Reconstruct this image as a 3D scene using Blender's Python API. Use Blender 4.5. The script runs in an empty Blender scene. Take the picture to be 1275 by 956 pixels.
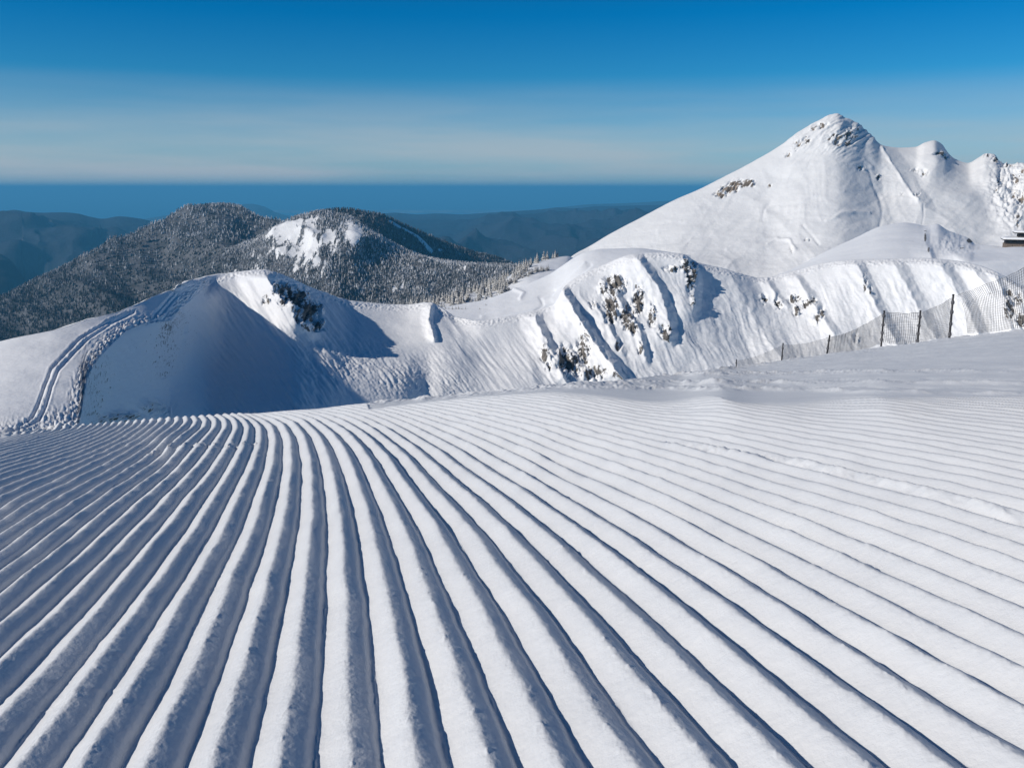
import bpy, math, random
import numpy as np
R = math.radians
random.seed(7)
rng = np.random.default_rng(11)
scene = bpy.context.scene
COL = scene.collection

# ------------------------------------------------------------------ camera frame
W0, H0, FPX = 1275.0, 956.0, 1104.0
PITCH = R(12.45)
def dirs(px, py):
    """direction with unit forward (y) component for a picture position"""
    u = (px - W0 / 2) / FPX
    v = (H0 / 2 - py) / FPX
    y = math.cos(PITCH) + v * math.sin(PITCH)
    z = -math.sin(PITCH) + v * math.cos(PITCH)
    return u / y, np.ones_like(u), z / y
def point(px, py, d):
    x, y, z = dirs(np.asarray(float(px)), np.asarray(float(py)))
    return np.array([float(x) * d, d, float(z) * d])

# ------------------------------------------------------------------ numpy noise
def _hash(ix, iy, seed):
    h = (ix.astype(np.int64) * 374761393 + iy.astype(np.int64) * 668265263 + seed * 1442695041) & 0xFFFFFFFF
    h = ((h ^ (h >> 13)) * 1274126177) & 0xFFFFFFFF
    h = (h ^ (h >> 16)) & 0xFFFFFFFF
    return h
def noise2(x, y, seed=0):
    x = np.asarray(x, dtype=np.float64); y = np.asarray(y, dtype=np.float64)
    x, y = np.broadcast_arrays(x, y)
    xi = np.floor(x); yi = np.floor(y)
    fx = x - xi; fy = y - yi
    xi = xi.astype(np.int64); yi = yi.astype(np.int64)
    u = fx * fx * fx * (fx * (fx * 6 - 15) + 10); v = fy * fy * fy * (fy * (fy * 6 - 15) + 10)
    def g(ix, iy, dx, dy):
        a = _hash(ix, iy, seed).astype(np.float64) * (2 * math.pi / 4294967296.0)
        return np.cos(a) * dx + np.sin(a) * dy
    n0 = g(xi, yi, fx, fy); n1 = g(xi + 1, yi, fx - 1, fy)
    n2 = g(xi, yi + 1, fx, fy - 1); n3 = g(xi + 1, yi + 1, fx - 1, fy - 1)
    a = n0 + u * (n1 - n0); b = n2 + u * (n3 - n2)
    return (a + v * (b - a)) * 1.5
def fbm(x, y, oct=4, seed=0, gain=0.5, lac=2.03):
    s = 0; a = 1.0; t = 0
    for o in range(oct):
        s = s + a * noise2(x, y, seed + o * 17); t += a
        x = x * lac + 13.7; y = y * lac - 7.1; a *= gain
    return s / t
def ridged(x, y, oct=4, seed=0, gain=0.5):
    s = 0; a = 1.0; t = 0
    for o in range(oct):
        s = s + a * (1 - 2 * np.abs(noise2(x, y, seed + o * 17))); t += a
        x = x * 2.07 + 3.1; y = y * 2.07 + 9.4; a *= gain
    return s / t
def sstep(a, b, x):
    t = np.clip((x - a) / (b - a), 0, 1)
    return t * t * (3 - 2 * t)

# ------------------------------------------------------------------ interpolation
def pchip(xk, yk, xq):
    xk = np.asarray(xk, float); yk = np.asarray(yk, float)
    h = np.diff(xk); d = np.diff(yk) / h
    m = np.zeros_like(yk)
    m[0] = d[0]; m[-1] = d[-1]
    for i in range(1, len(xk) - 1):
        if d[i - 1] * d[i] > 0:
            w1 = 2 * h[i] + h[i - 1]; w2 = h[i] + 2 * h[i - 1]
            m[i] = (w1 + w2) / (w1 / d[i - 1] + w2 / d[i])
    xq = np.clip(xq, xk[0], xk[-1])
    k = np.clip(np.searchsorted(xk, xq) - 1, 0, len(xk) - 2)
    t = (xq - xk[k]) / h[k]
    return ((1 + 2 * t) * (1 - t) ** 2 * yk[k] + t * (1 - t) ** 2 * h[k] * m[k]
            + t * t * (3 - 2 * t) * yk[k + 1] + t * t * (t - 1) * h[k] * m[k + 1])
def rows_pchip(Y, counts):
    """Y: (rows, columns) -> values along the rows, monotone between them"""
    Y = np.asarray(Y); n = len(Y)
    d = np.diff(Y, axis=0)
    m = np.zeros_like(Y)
    m[0] = d[0]; m[-1] = d[-1]
    p = d[:-1] * d[1:]
    m[1:-1] = np.where(p > 0, 2 * p / np.where(np.abs(d[:-1] + d[1:]) < 1e-12, 1, d[:-1] + d[1:]), 0)
    out = []
    for i in range(n - 1):
        c = counts[i]
        t = (np.arange(c) / c)[:, None]
        out.append((1 + 2 * t) * (1 - t) ** 2 * Y[i] + t * (1 - t) ** 2 * m[i]
                   + t * t * (3 - 2 * t) * Y[i + 1] + t * t * (t - 1) * m[i + 1])
    out.append(Y[-1:])
    return np.concatenate(out)

def loft(px, rows, counts):
    """terrain sheet through rows of (picture x, picture y, metres ahead); returns grid of points"""
    ys = np.array([pchip([k[0] for k in r], [k[1] for k in r], px) for r in rows])
    ds = np.array([pchip([k[0] for k in r], [math.log(k[2]) for k in r], px) for r in rows])
    PY = rows_pchip(ys, counts); D = np.exp(rows_pchip(ds, counts))
    PX = np.broadcast_to(px, PY.shape)
    x, y, z = dirs(PX, PY)
    return np.stack([x * D, y * D, z * D], -1), PX, PY, D
def normals(P):
    du = np.gradient(P, axis=1); dv = np.gradient(P, axis=0)
    n = np.cross(du, dv)
    n /= np.linalg.norm(n, axis=-1, keepdims=True) + 1e-12
    s = np.sign(n[..., 2:3]); s[s == 0] = 1
    return n * s
def line_x(poly, PY):
    p = sorted(poly, key=lambda q: q[1])
    return np.interp(PY, [q[1] for q in p], [q[0] for q in p])
def rib(PX, PY, poly, A, wl, wr, f0=8, f1=8):
    """a spur: long flank on its left, steep flank on its right"""
    y0 = min(q[1] for q in poly); y1 = max(q[1] for q in poly)
    t = PX - line_x(poly, PY)
    prof = np.where(t < 0, np.clip(1 + t / wl, 0, 1) ** 1.4, np.clip(1 - t / wr, 0, 1))
    fade = sstep(y0, y0 + 2.2 * f0, PY) * (1 - sstep(y1 - f1, y1 + f1, PY))
    return A * prof * fade
def terrace(q):
    """ledges: flat treads with short steep risers"""
    f = np.floor(q)
    return f + sstep(.62, 1.0, q - f) * .9 + .1 * (q - f)
def blobs(PX, PY, lst):
    m = np.zeros(PX.shape)
    for (x, y, rx, ry, s) in lst:
        m = np.maximum(m, s * np.exp(-(((PX - x) / rx) ** 2 + ((PY - y) / ry) ** 2)))
    return m
def polyline_dist(PX, PY, pts):
    """distance in x from a steep line or in y from a flat one, whichever is nearer"""
    best = np.full(PX.shape, 1e9)
    for (x0, y0), (x1, y1) in zip(pts[:-1], pts[1:]):
        dx, dy = x1 - x0, y1 - y0
        t = np.clip(((PX - x0) * dx + (PY - y0) * dy) / (dx * dx + dy * dy), 0, 1)
        best = np.minimum(best, np.hypot(PX - x0 - t * dx, PY - y0 - t * dy))
    return best

# ------------------------------------------------------------------ objects
def tag(o, label=None, cat=None, group=None, kind=None):
    if label: o['label'] = label
    if cat: o['category'] = cat
    if group: o['group'] = group
    if kind: o['kind'] = kind
    return o
def link(name, me, mat=None, parent=None):
    o = bpy.data.objects.new(name, me); COL.objects.link(o)
    if mat: me.materials.append(mat)
    if parent: o.parent = parent
    return o
def empty(name, loc, rz=0):
    o = bpy.data.objects.new(name, None); COL.objects.link(o)
    o.location = loc; o.rotation_euler = (0, 0, rz); o.empty_display_size = 0.2
    return o
def raw_mesh(name, V, F, smooth=True, attrs=None):
    """V (n,3); F (m,3 or 4) ints"""
    V = np.ascontiguousarray(V, dtype=np.float32); F = np.ascontiguousarray(F, dtype=np.int32)
    k = F.shape[1]
    me = bpy.data.meshes.new(name)
    me.vertices.add(len(V)); me.vertices.foreach_set('co', V.ravel())
    me.loops.add(F.size); me.loops.foreach_set('vertex_index', F.ravel())
    me.polygons.add(len(F)); me.polygons.foreach_set('loop_start', np.arange(0, F.size, k, dtype=np.int32))
    me.polygons.foreach_set('loop_total', np.full(len(F), k, dtype=np.int32))
    me.polygons.foreach_set('use_smooth', np.full(len(F), smooth, dtype=bool))
    me.update(calc_edges=True)
    for nm, a in (attrs or {}).items():
        at = me.attributes.new(nm, 'FLOAT', 'POINT')
        at.data.foreach_set('value', np.ascontiguousarray(a, dtype=np.float32).ravel())
    return me
def grid_mesh(name, P, attrs=None):
    nv, nu = P.shape[:2]
    i = np.arange(nv * nu).reshape(nv, nu)
    F = np.stack([i[:-1, :-1], i[:-1, 1:], i[1:, 1:], i[1:, :-1]], -1).reshape(-1, 4)
    return raw_mesh(name, P.reshape(-1, 3), F, True, attrs)

class MB:
    """collects simple shapes for one mesh"""
    def __init__(self): self.v = []; self.f = []
    def add(self, vs, fs):
        b = len(self.v); self.v += [tuple(p) for p in vs]; self.f += [tuple(b + i for i in q) for q in fs]
    def box(self, a, b):
        (x0, y0, z0), (x1, y1, z1) = a, b
        self.add([(x0,y0,z0),(x1,y0,z0),(x1,y1,z0),(x0,y1,z0),(x0,y0,z1),(x1,y0,z1),(x1,y1,z1),(x0,y1,z1)],
                 [(0,3,2,1),(4,5,6,7),(0,1,5,4),(1,2,6,5),(2,3,7,6),(3,0,4,7)])
    def tube(self, pts, r, n=6, cap=True):
        pts = [np.asarray(p, float) for p in pts]
        rs = r if isinstance(r, (list, tuple)) else [r] * len(pts)
        rings = []
        for i, p in enumerate(pts):
            t = pts[min(i + 1, len(pts) - 1)] - pts[max(i - 1, 0)]
            t /= np.linalg.norm(t) + 1e-12
            a = np.cross(t, (0, 0, 1) if abs(t[2]) < .9 else (1, 0, 0)); a /= np.linalg.norm(a)
            b = np.cross(t, a)
            rings.append([p + rs[i] * (math.cos(2*math.pi*k/n) * a + math.sin(2*math.pi*k/n) * b) for k in range(n)])
        vs = [q for rg in rings for q in rg]
        fs = [(i*n+k, i*n+(k+1) % n, (i+1)*n+(k+1) % n, (i+1)*n+k) for i in range(len(pts)-1) for k in range(n)]
        if cap: fs += [tuple(range(n)), tuple(range((len(pts)-1)*n, len(pts)*n))]
        self.add(vs, fs)
    def mesh(self, name, smooth=False, bevel=0):
        me = bpy.data.meshes.new(name)
        me.from_pydata(self.v, [], self.f); me.update()
        for p in me.polygons: p.use_smooth = smooth
        return me
    def build(self, name, mat, parent=None, smooth=False):
        return link(name, self.mesh(name, smooth), mat, parent)

# ------------------------------------------------------------------ materials
class NT:
    def __init__(self, name):
        self.m = bpy.data.materials.new(name); self.m.use_nodes = True
        self.t = self.m.node_tree; self.t.nodes.clear()
        self.out = self.n('ShaderNodeOutputMaterial')
    def n(self, typ, **kw):
        nd = self.t.nodes.new(typ)
        for k, v in kw.items(): setattr(nd, k, v)
        return nd
    def l(self, a, b): self.t.links.new(a, b)
    def noise(self, vec, scale, detail=4, rough=.55):
        nd = self.n('ShaderNodeTexNoise'); nd.inputs['Scale'].default_value = scale
        nd.inputs['Detail'].default_value = detail; nd.inputs['Roughness'].default_value = rough
        if vec: self.l(vec, nd.inputs['Vector'])
        return nd.outputs['Fac']
    def ramp(self, fac, stops):
        nd = self.n('ShaderNodeValToRGB'); self.l(fac, nd.inputs['Fac'])
        cr = nd.color_ramp
        while len(cr.elements) < len(stops): cr.elements.new(.5)
        for e, (p, c) in zip(cr.elements, stops):
            e.position = p; e.color = (c[0], c[1], c[2], 1) if not isinstance(c, float) else (c, c, c, 1)
        return nd.outputs['Color']
    def mix(self, fac, a, b, typ='RGBA', blend='MIX'):
        nd = self.n('ShaderNodeMix', data_type=typ)
        if typ == 'RGBA': nd.blend_type = blend
        i = (0, 6, 7) if typ == 'RGBA' else (0, 2, 3)
        for k, v in zip(i, (fac, a, b)):
            if hasattr(v, 'links'): self.l(v, nd.inputs[k])
            elif isinstance(v, (tuple, list)): nd.inputs[k].default_value = (*v[:3], 1)
            else: nd.inputs[k].default_value = v
        return nd.outputs[2 if typ == 'RGBA' else 0]
    def math(self, op, a, b=0.0, clamp=False):
        nd = self.n('ShaderNodeMath', operation=op); nd.use_clamp = clamp
        for k, v in enumerate((a, b)):
            if hasattr(v, 'links'): self.l(v, nd.inputs[k])
            else: nd.inputs[k].default_value = v
        return nd.outputs[0]
    def attr(self, name):
        nd = self.n('ShaderNodeAttribute'); nd.attribute_name = name
        return nd.outputs['Fac']
    def pos(self): return self.n('ShaderNodeNewGeometry').outputs['Position']
    def obj(self): return self.n('ShaderNodeTexCoord').outputs['Object']
    def bump(self, h, dist, strength=1.0, normal=None):
        nd = self.n('ShaderNodeBump'); nd.inputs['Distance'].default_value = dist
        nd.inputs['Strength'].default_value = strength; self.l(h, nd.inputs['Height'])
        if normal: self.l(normal, nd.inputs['Normal'])
        return nd.outputs['Normal']
    def principled(self, col, rough=.6, normal=None, spec=.3, metal=0):
        b = self.n('ShaderNodeBsdfPrincipled')
        for k, v in (('Base Color', col), ('Roughness', rough), ('Specular IOR Level', spec), ('Metallic', metal)):
            if hasattr(v, 'links'): self.l(v, b.inputs[k])
            elif isinstance(v, (tuple, list)): b.inputs[k].default_value = (*v[:3], 1)
            else: b.inputs[k].default_value = v
        if normal: self.l(normal, b.inputs['Normal'])
        self.l(b.outputs[0], self.out.inputs['Surface'])
        return self.m

SNOW = (0.86, 0.875, 0.90)
ROCK_GREY = [(.3, (.055, .053, .055)), (.5, (.14, .13, .122)), (.72, (.29, .265, .24))]
ROCK_BROWN = [(.3, (.10, .085, .07)), (.5, (.22, .18, .145)), (.72, (.40, .33, .27))]
def snow_mat(name, bumps, rock=False, rock_scale=.3, tint=SNOW, rocks=None):
    """bumps: list of (noise scale per metre, height in metres, detail)"""
    t = NT(name); p = t.pos(); nrm = None
    for sc, h, det in bumps:
        nrm = t.bump(t.noise(p, sc, det, .6), h, 1.0, nrm)
    tone = t.noise(p, bumps[0][0] * .35, 3)
    col = t.ramp(tone, [(.3, (tint[0]*.965, tint[1]*.97, tint[2]*.98)), (.7, tint)])
    rough = .62
    if rock:
        rc = t.ramp(t.noise(p, rock_scale, 6, .65), rocks or ROCK_GREY)
        fr = t.noise(p, rock_scale * 2.3, 5, .7)
        gn = t.n('ShaderNodeSeparateXYZ'); t.l(t.n('ShaderNodeNewGeometry').outputs['Normal'], gn.inputs[0])
        a = t.math('ADD', t.attr('rock'), t.math('MULTIPLY', t.math('SUBTRACT', fr, .5), 1.25))
        a = t.math('SUBTRACT', a, t.math('MULTIPLY', t.math('SUBTRACT', gn.outputs[2], .62), .55))
        m = t.ramp(a, [(.47, 0.0), (.55, 1.0)])
        col = t.mix(m, col, rc); rough = t.mix(m, .62, .9, 'FLOAT')
    return t.principled(col, rough, nrm, .25)

def plain(name, col, rough=.6, sc=6., var=.25, metal=0., bump=0.002):
    t = NT(name); p = t.obj(); n = t.noise(p, sc, 5, .6)
    c = t.ramp(n, [(.3, tuple(x * (1 - var) for x in col)), (.7, tuple(min(1, x * (1 + var)) for x in col))])
    return t.principled(c, rough, t.bump(n, bump), .4, metal)

# ------------------------------------------------------------------ sky, sun, air
SUN_EL, SUN_AZ = 30.0, -111.0        # azimuth from straight ahead (+y), negative = to the left
def light():
    w = bpy.data.worlds.new("World"); scene.world = w; w.use_nodes = True
    t = w.node_tree; t.nodes.clear()
    out = t.nodes.new('ShaderNodeOutputWorld'); bg = t.nodes.new('ShaderNodeBackground')
    sky = t.nodes.new('ShaderNodeTexSky'); sky.sky_type = 'NISHITA'; sky.sun_disc = False
    sky.sun_elevation = R(SUN_EL); sky.sun_rotation = R(SUN_AZ)
    sky.altitude = 2200; sky.air_density = 1.0; sky.dust_density = .3; sky.ozone_density = 3.0
    co = t.nodes.new('ShaderNodeTexCoord'); sp = t.nodes.new('ShaderNodeSeparateXYZ')
    t.links.new(co.outputs['Generated'], sp.inputs[0])
    # the polarised deep blue overhead of the picture, paler towards the horizon
    rp = t.nodes.new('ShaderNodeValToRGB'); cr = rp.color_ramp
    while len(cr.elements) < 6: cr.elements.new(.5)
    for e, (p, c) in zip(cr.elements, SKY_RAMP): e.position = p; e.color = (*c, 1)
    t.links.new(sp.outputs[2], rp.inputs['Fac'])
    mul = t.nodes.new('ShaderNodeMix'); mul.data_type = 'RGBA'; mul.blend_type = 'MULTIPLY'; mul.inputs[0].default_value = 1
    t.links.new(sky.outputs[0], mul.inputs[6]); t.links.new(rp.outputs[0], mul.inputs[7])
    # thin veil of high cloud low over the sea
    mp = t.nodes.new('ShaderNodeMapping'); mp.inputs['Scale'].default_value = (1.4, 1.4, 16)
    t.links.new(co.outputs['Generated'], mp.inputs[0])
    nz = t.nodes.new('ShaderNodeTexNoise'); nz.inputs['Scale'].default_value = 2.2; nz.inputs['Detail'].default_value = 5
    t.links.new(mp.outputs[0], nz.inputs['Vector'])
    band = t.nodes.new('ShaderNodeValToRGB'); b = band.color_ramp
    while len(b.elements) < 5: b.elements.new(.5)
    for e, (p, c) in zip(b.elements, [(.0, .50), (.015, .95), (.046, .74), (.076, .36), (.115, 0.)]): e.position = p; e.color = (c, c, c, 1)
    t.links.new(sp.outputs[2], band.inputs['Fac'])
    nr = t.nodes.new('ShaderNodeMapRange'); nr.inputs[1].default_value = .36; nr.inputs[2].default_value = .62
    nr.inputs[3].default_value = .55; nr.inputs[4].default_value = 1.0
    t.links.new(nz.outputs['Fac'], nr.inputs[0])
    mm = t.nodes.new('ShaderNodeMath'); mm.operation = 'MULTIPLY'
    t.links.new(band.outputs[0], mm.inputs[0]); t.links.new(nr.outputs[0], mm.inputs[1])
    mx = t.nodes.new('ShaderNodeMix'); mx.data_type = 'RGBA'
    t.links.new(mm.outputs[0], mx.inputs[0]); t.links.new(mul.outputs[2], mx.inputs[6]); mx.inputs[7].default_value = (*VEIL, 1)
    t.links.new(mx.outputs[2], bg.inputs[0]); bg.inputs[1].default_value = SKY_STRENGTH
    t.links.new(bg.outputs[0], out.inputs[0])
    s = bpy.data.lights.new('sun', 'SUN'); s.energy = SUN_E; s.angle = R(.53); s.color = (1.0, .93, .83)
    o = bpy.data.objects.new('sun', s); COL.objects.link(o)
    o.rotation_euler = (R(90 - SUN_EL), 0, R(180 - SUN_AZ)); o.location = (-60, -20, 60)
SKY_STRENGTH = .064
SUN_E = 3.9
VEIL = (6.9, 7.8, 8.5)
SKY_RAMP = [(0.0, (.21, .80, 1.22)), (.04, (.47, 1.04, 1.32)), (.11, (.17, .94, 1.30)), (.175, (.0, .83, 1.33)), (.3, (.04, .66, 1.15)), (.6, (.16, .62, .92))]
light()

cam = bpy.data.cameras.new('camera'); cam.sensor_width = 36; cam.sensor_fit = 'HORIZONTAL'
cam.lens = FPX / W0 * 36; cam.clip_start = .03; cam.clip_end = 400000
co = bpy.data.objects.new('camera', cam); COL.objects.link(co)
co.rotation_euler = (math.pi / 2 - PITCH, 0, 0); scene.camera = co

# ------------------------------------------------------------------ groomed piste in front
PHI= [5.9305, 4.7484, 29.5516, 0.9776, -0.1729, 0.0821, -0.1041, 0.0542, 0.0267, -0.0984, 0.0062, -0.0538, -0.0181, 0.0286, -0.0602]
RHO= [(1, 956.0, 0.792), (74, 956.0, 0.7989), (158, 956.0, 0.8053), (234, 956.0, 0.8126), (314, 956.0, 0.8201), (392, 956.0, 0.8277), (473, 956.0,
0.8357), (555, 956.0, 0.8439), (642, 956.0, 0.853), (728, 956.0, 0.862), (815, 956.0, 0.8713), (908, 956.0, 0.882), (1001, 956.0, 0.8927), (1100,
956.0, 0.9051), (1197, 956.0, 0.9167), (20, 856.0, 0.6252), (135, 856.0, 0.6368), (205, 856.0, 0.6411), (267, 856.0, 0.6469), (332, 856.0, 0.6527),
(400, 856.0, 0.659), (467, 856.0, 0.6656), (536, 856.0, 0.6725), (605, 856.0, 0.6796), (676, 856.0, 0.6871), (750, 856.0, 0.6954), (827, 856.0,
0.7045), (902, 856.0, 0.7129), (980, 856.0, 0.722), (1059, 856.0, 0.7312), (1142, 856.0, 0.7414), (794, 820.0, 0.6415), (22, 720.0, 0.4069), (102,
720.0, 0.4136), (185, 720.0, 0.4203), (275, 720.0, 0.4263), (360, 720.0, 0.4352), (454, 720.0, 0.4443), (550, 720.0, 0.4546), (652, 720.0, 0.4666),
(753, 720.0, 0.4767), (403, 700.0, 0.4078), (23, 600.0, 0.2166), (86, 600.0, 0.2223), (152, 600.0, 0.2287), (221, 600.0, 0.2358), (295, 600.0,
0.2421), (375, 600.0, 0.2484), (458, 600.0, 0.2579), (541, 600.0, 0.2628), (604, 600.0, 0.2703), (673, 600.0, 0.2804), (745, 600.0, 0.2901), (195,
585.0, 0.2063), (258, 585.0, 0.2137), (329, 585.0, 0.2182), (398, 585.0, 0.2269), (228, 550.0, 0.1576), (297, 550.0, 0.1603), (371, 550.0, 0.168),
(432, 550.0, 0.1794), (251, 525.0, 0.1012), (320, 525.0, 0.1021), (382, 525.0, 0.1195), (1270, 883.5, 0.8017), (1270, 833.0, 0.72), (1270, 791.0,
0.6541), (1270, 728.0, 0.5564), (1270, 681.0, 0.4851), (1270, 642.0, 0.4294), (1270, 613.0, 0.3862), (1270, 590.0, 0.3511), (1270, 570.0, 0.3218),
(1270, 554.0, 0.2971), (975, 794.0, 0.6213), (975, 749.0, 0.5506), (975, 715.5, 0.4973), (975, 685.0, 0.4515), (975, 660.0, 0.4141), (975, 639.0,
0.3828), (975, 606.0, 0.3332), (975, 581.0, 0.2953), (975, 569.0, 0.2792), (975, 558.0, 0.2648), (975, 542.0, 0.2406), (975, 528.0, 0.2205), (700,
675.0, 0.3998), (700, 643.5, 0.3493), (700, 619.0, 0.3101), (700, 581.0, 0.2529), (700, 567.0, 0.2321), (700, 554.0, 0.2146), (700, 536.0, 0.1874),
(700, 527.0, 0.1763), (0, 774.0, 0.4899), (0, 686.0, 0.3498), (0, 650.0, 0.2921), (0, 620.0, 0.2486), (0, 587.0, 0.1907), (200, 621.0, 0.2681), (200,
568.0, 0.1746), (200, 537.0, 0.1299), (900, 551.5, 0.2426), (900, 542.0, 0.2303), (900, 528.0, 0.2096), (900, 517.0, 0.1924), (900, 507.0, 0.1779),
(900, 498.0, 0.1654), (1100, 557.0, 0.2804), (1100, 540.6, 0.2574), (1100, 526.5, 0.238), (1100, 517.0, 0.2215), (1100, 507.6, 0.2071), (0, 541.0,
0.0926), (60, 535.0, 0.0847), (100, 531.0, 0.0826), (200, 522.0, 0.0833), (300, 516.0, 0.0847), (400, 508.0, 0.084), (500, 498.0, 0.087), (600, 488.0,
0.0926), (700, 479.0, 0.0943), (780, 472.5, 0.08), (850, 466.0, 0.0588), (920, 457.0, 0.04), (975, 449.0, 0.0333), (1033, 441.0, 0.0294), (1101,
433.0, 0.0278), (1187, 421.0, 0.0312), (1275, 412.0, 0.0385)]
SP = 0.10                                        # groove spacing in metres
def piste():
    K = np.array(RHO); n = len(K); p = K[:, :2] / 500
    def kern(r): return np.where(r > 0, r * r * np.log(r + 1e-12), 0)
    A = np.zeros((n + 3, n + 3))
    A[:n, :n] = kern(np.hypot(p[:, None, 0] - p[None, :, 0], p[:, None, 1] - p[None, :, 1])) + 1e-3 * np.eye(n)
    A[:n, n] = 1; A[:n, n+1:] = p; A[n, :n] = 1; A[n+1:, :n] = p.T
    w = np.linalg.solve(A, np.r_[K[:, 2], 0, 0, 0])
    px = np.arange(-330, 1606, 1.18)
    sx = [-330, 0, 60, 100, 200, 300, 400, 500, 600, 700, 780, 850, 920, 975, 1033, 1101, 1187, 1275, 1400, 1606]
    sy = [583, 541, 535.5, 531, 522, 516, 508, 498, 488, 479, 472.5, 466, 457, 449, 441, 433, 421, 412, 398, 380]
    sky = pchip(sx, sy, px)
    NR = 960
    f = np.linspace(0, 1, NR) ** 1.1
    PY = 1420 + (sky[None] - 1420) * (1 - (1 - f[:, None]) ** 1.8)
    PX = np.broadcast_to(px, PY.shape).copy()
    # smooth inverse-depth surface, evaluated coarsely and refined
    rho = np.empty(PY.shape)
    qx = px / 500
    for i in range(NR):
        q = PY[i] / 500
        r = np.hypot(qx[:, None] - p[:, 0], q[:, None] - p[:, 1])
        rho[i] = kern(r) @ w[:n] + w[n] + qx * w[n+1] + q * w[n+2]
    D = 1 / np.clip(rho, .024, 3)
    x, y, z = dirs(PX, PY)
    P = np.stack([x * D, y * D, z * D], -1)
    X, Y = P[..., 0], P[..., 1]
    # groove phase: a smooth bend in plan
    xs = np.clip(X / SP, -60, 24)
    ys = np.clip(Y / SP, 9, np.interp(xs, [-60, -36, -22, -10, 0, 10, 20, 24], [150, 130, 88, 62, 56, 47, 36, 33]))
    a, b = xs / 30, ys / 30
    ex = [(i, d - i) for d in range(5) for i in range(d + 1)]
    ph = 0; gx = 0; gy = 0
    for c, (i, j) in zip(PHI, ex):
        ph = ph + c * a**i * b**j
        if i: gx = gx + c * i * a**(i-1) * b**j / 30
        if j: gy = gy + c * j * a**i * b**(j-1) / 30
    ph = ph + gx * (X / SP - xs) + gy * (Y / SP - ys)
    along = (Y * np.cos(.16) - X * np.sin(.16))
    ph0 = ph; k = np.floor(ph)
    near = 1 / (1 + (D / 3.2) ** 3); n7 = 1 / (1 + (D / 7.0) ** 3)
    ph = ph + .05 * noise2(X * 1.3, Y * .8, 5) + n7 * .05 * noise2(along * 3.0, k * 7.7, 6) + near * .028 * noise2(along * 14, k * 3.1, 8)
    k = np.floor(ph); t = ph - k
    # long gentle flank to the right, short flank up from the slot on the left
    UP, FL = .53, .34                                # rise, gentle flank, then a steep slot
    def profile(t):
        t = t % 1.0
        up = np.clip(t / UP, 0, 1)
        fl = np.clip((t - UP) / FL, 0, 1); sl = np.clip((t - UP - FL) / (1 - UP - FL), 0, 1)
        return np.where(t < UP, .55 * up + .45 * sstep(0, 1, up), 1 - .56 * (.72 * fl + .28 * fl ** 2) - .44 * sstep(0, 1, sl))
    prof = sum(w * profile(t + d) for d, w in ((-.05, .16), (-.025, .22), (0, .24), (.025, .22), (.05, .16)))
    amp = .0325 * (1 + .16 * noise2(along * 1.6, k * 5.3, 9) + .10 * n7 * noise2(along * 6, k * 2.3, 10))
    gl = np.interp(PX, [-330, 420, 460, 520, 600, 700, 780, 850, 1000, 1275, 1606], [400, 400, 509, 501, 493, 486, 486.5, 487, 489.5, 494, 503])
    groom = sstep(-1.5, 5.0, PY - gl)
    cyc = np.abs(np.gradient(ph0, axis=0)) / np.abs(np.gradient(PY, axis=0)) + np.abs(np.gradient(ph0, axis=1)) / 1.18
    groom *= 1 - sstep(.38, .58, cyc)
    groom *= 1 - .25 * sstep(700, 1000, PX) * sstep(700, 520, PY)
    h = groom * amp * prof
    # crumbs and scratches left on the crests
    near = 1 / (1 + (D / 3.2) ** 3)
    crest = np.exp(-((t - UP) / .13) ** 2) * groom * near
    cr = fbm(X * 55, Y * 38, 3, 21, .6)
    h += crest * .0022 * cr + crest * .004 * np.clip(fbm(X * 40, Y * 22, 3, 23) - .30, 0, 1) * 2.5
    scr = np.clip(noise2((X * .8 + Y * .6) * 4.2, (X * .6 - Y * .8) * 24, 31) - .34, 0, 1) * sstep(0.05, .35, noise2(X * 3, Y * 3, 32))
    mid = sstep(1.5, 4, D) * (1 - sstep(9, 14, D))
    h += groom * mid * np.exp(-((t - UP) / .16) ** 2) * (.0048 * fbm(X * 12, Y * 5, 3, 26, .6) + .012 * np.clip(fbm(X * 8, Y * 3.5, 2, 27) - .34, 0, 1))
    h += .0085 * scr * groom * near
    h += near * .0009 * fbm(X * 34, Y * 34, 3, 41, .6)
    h += .007 * fbm(X * .7, Y * .6, 3, 43) + .002 * near * fbm(X * 5, Y * 5, 3, 44)
    # the spot where the tiller lifted, a low step across a few ridges
    kd = polyline_dist(PX, PY, [(182, 571), (215, 560), (250, 557), (282, 560), (318, 556)])
    h += np.exp(-(kd / 2.2) ** 2) * (.004 + .040 * np.clip(fbm(X * 24, Y * 10, 3, 51, .6) - .05, -.1, 1)) * groom
    kd = polyline_dist(PX, PY, [(830, 556), (930, 569), (1000, 583), (1080, 602), (1150, 620), (1225, 640), (1275, 661), (1340, 690)])
    h += np.exp(-(kd / 3.2) ** 2) * (.018 * fbm(X * 13, Y * 10, 3, 53, .7) + .004)
    # loose clods beyond the groomed strip: berm of the next pass, ruts along it
    far = 1 - sstep(-6, 4, PY - gl)
    h += far * (.035 * fbm(X * .8, Y * .35, 4, 61, .6) + .010 * fbm(X * 3.5, Y * 2, 3, 62)) * np.clip(D / 12, .4, 1.6)
    for dy, A, wd, sd in ((0, .055, 1.6, 1), (-5.5, -.03, 1.5, 2), (-10, .05, 1.6, 3), (-14, -.025, 1.8, 4), (-22, .04, 2.2, 5)):
        line = gl - 3 + dy * np.interp(PX, [600, 850, 1275], [.3, .8, 1.35])
        on = sstep(560, 760, PX)
        q = np.exp(-((PY - line) / wd) ** 2)
        h += on * q * A * 1.1 * np.clip(D / 9, .5, 2.2) * (.15 + 1.2 * np.clip(fbm(X * 3.6, Y * 1.3, 4, 70 + sd, .65) + .2, 0, 1))
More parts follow.
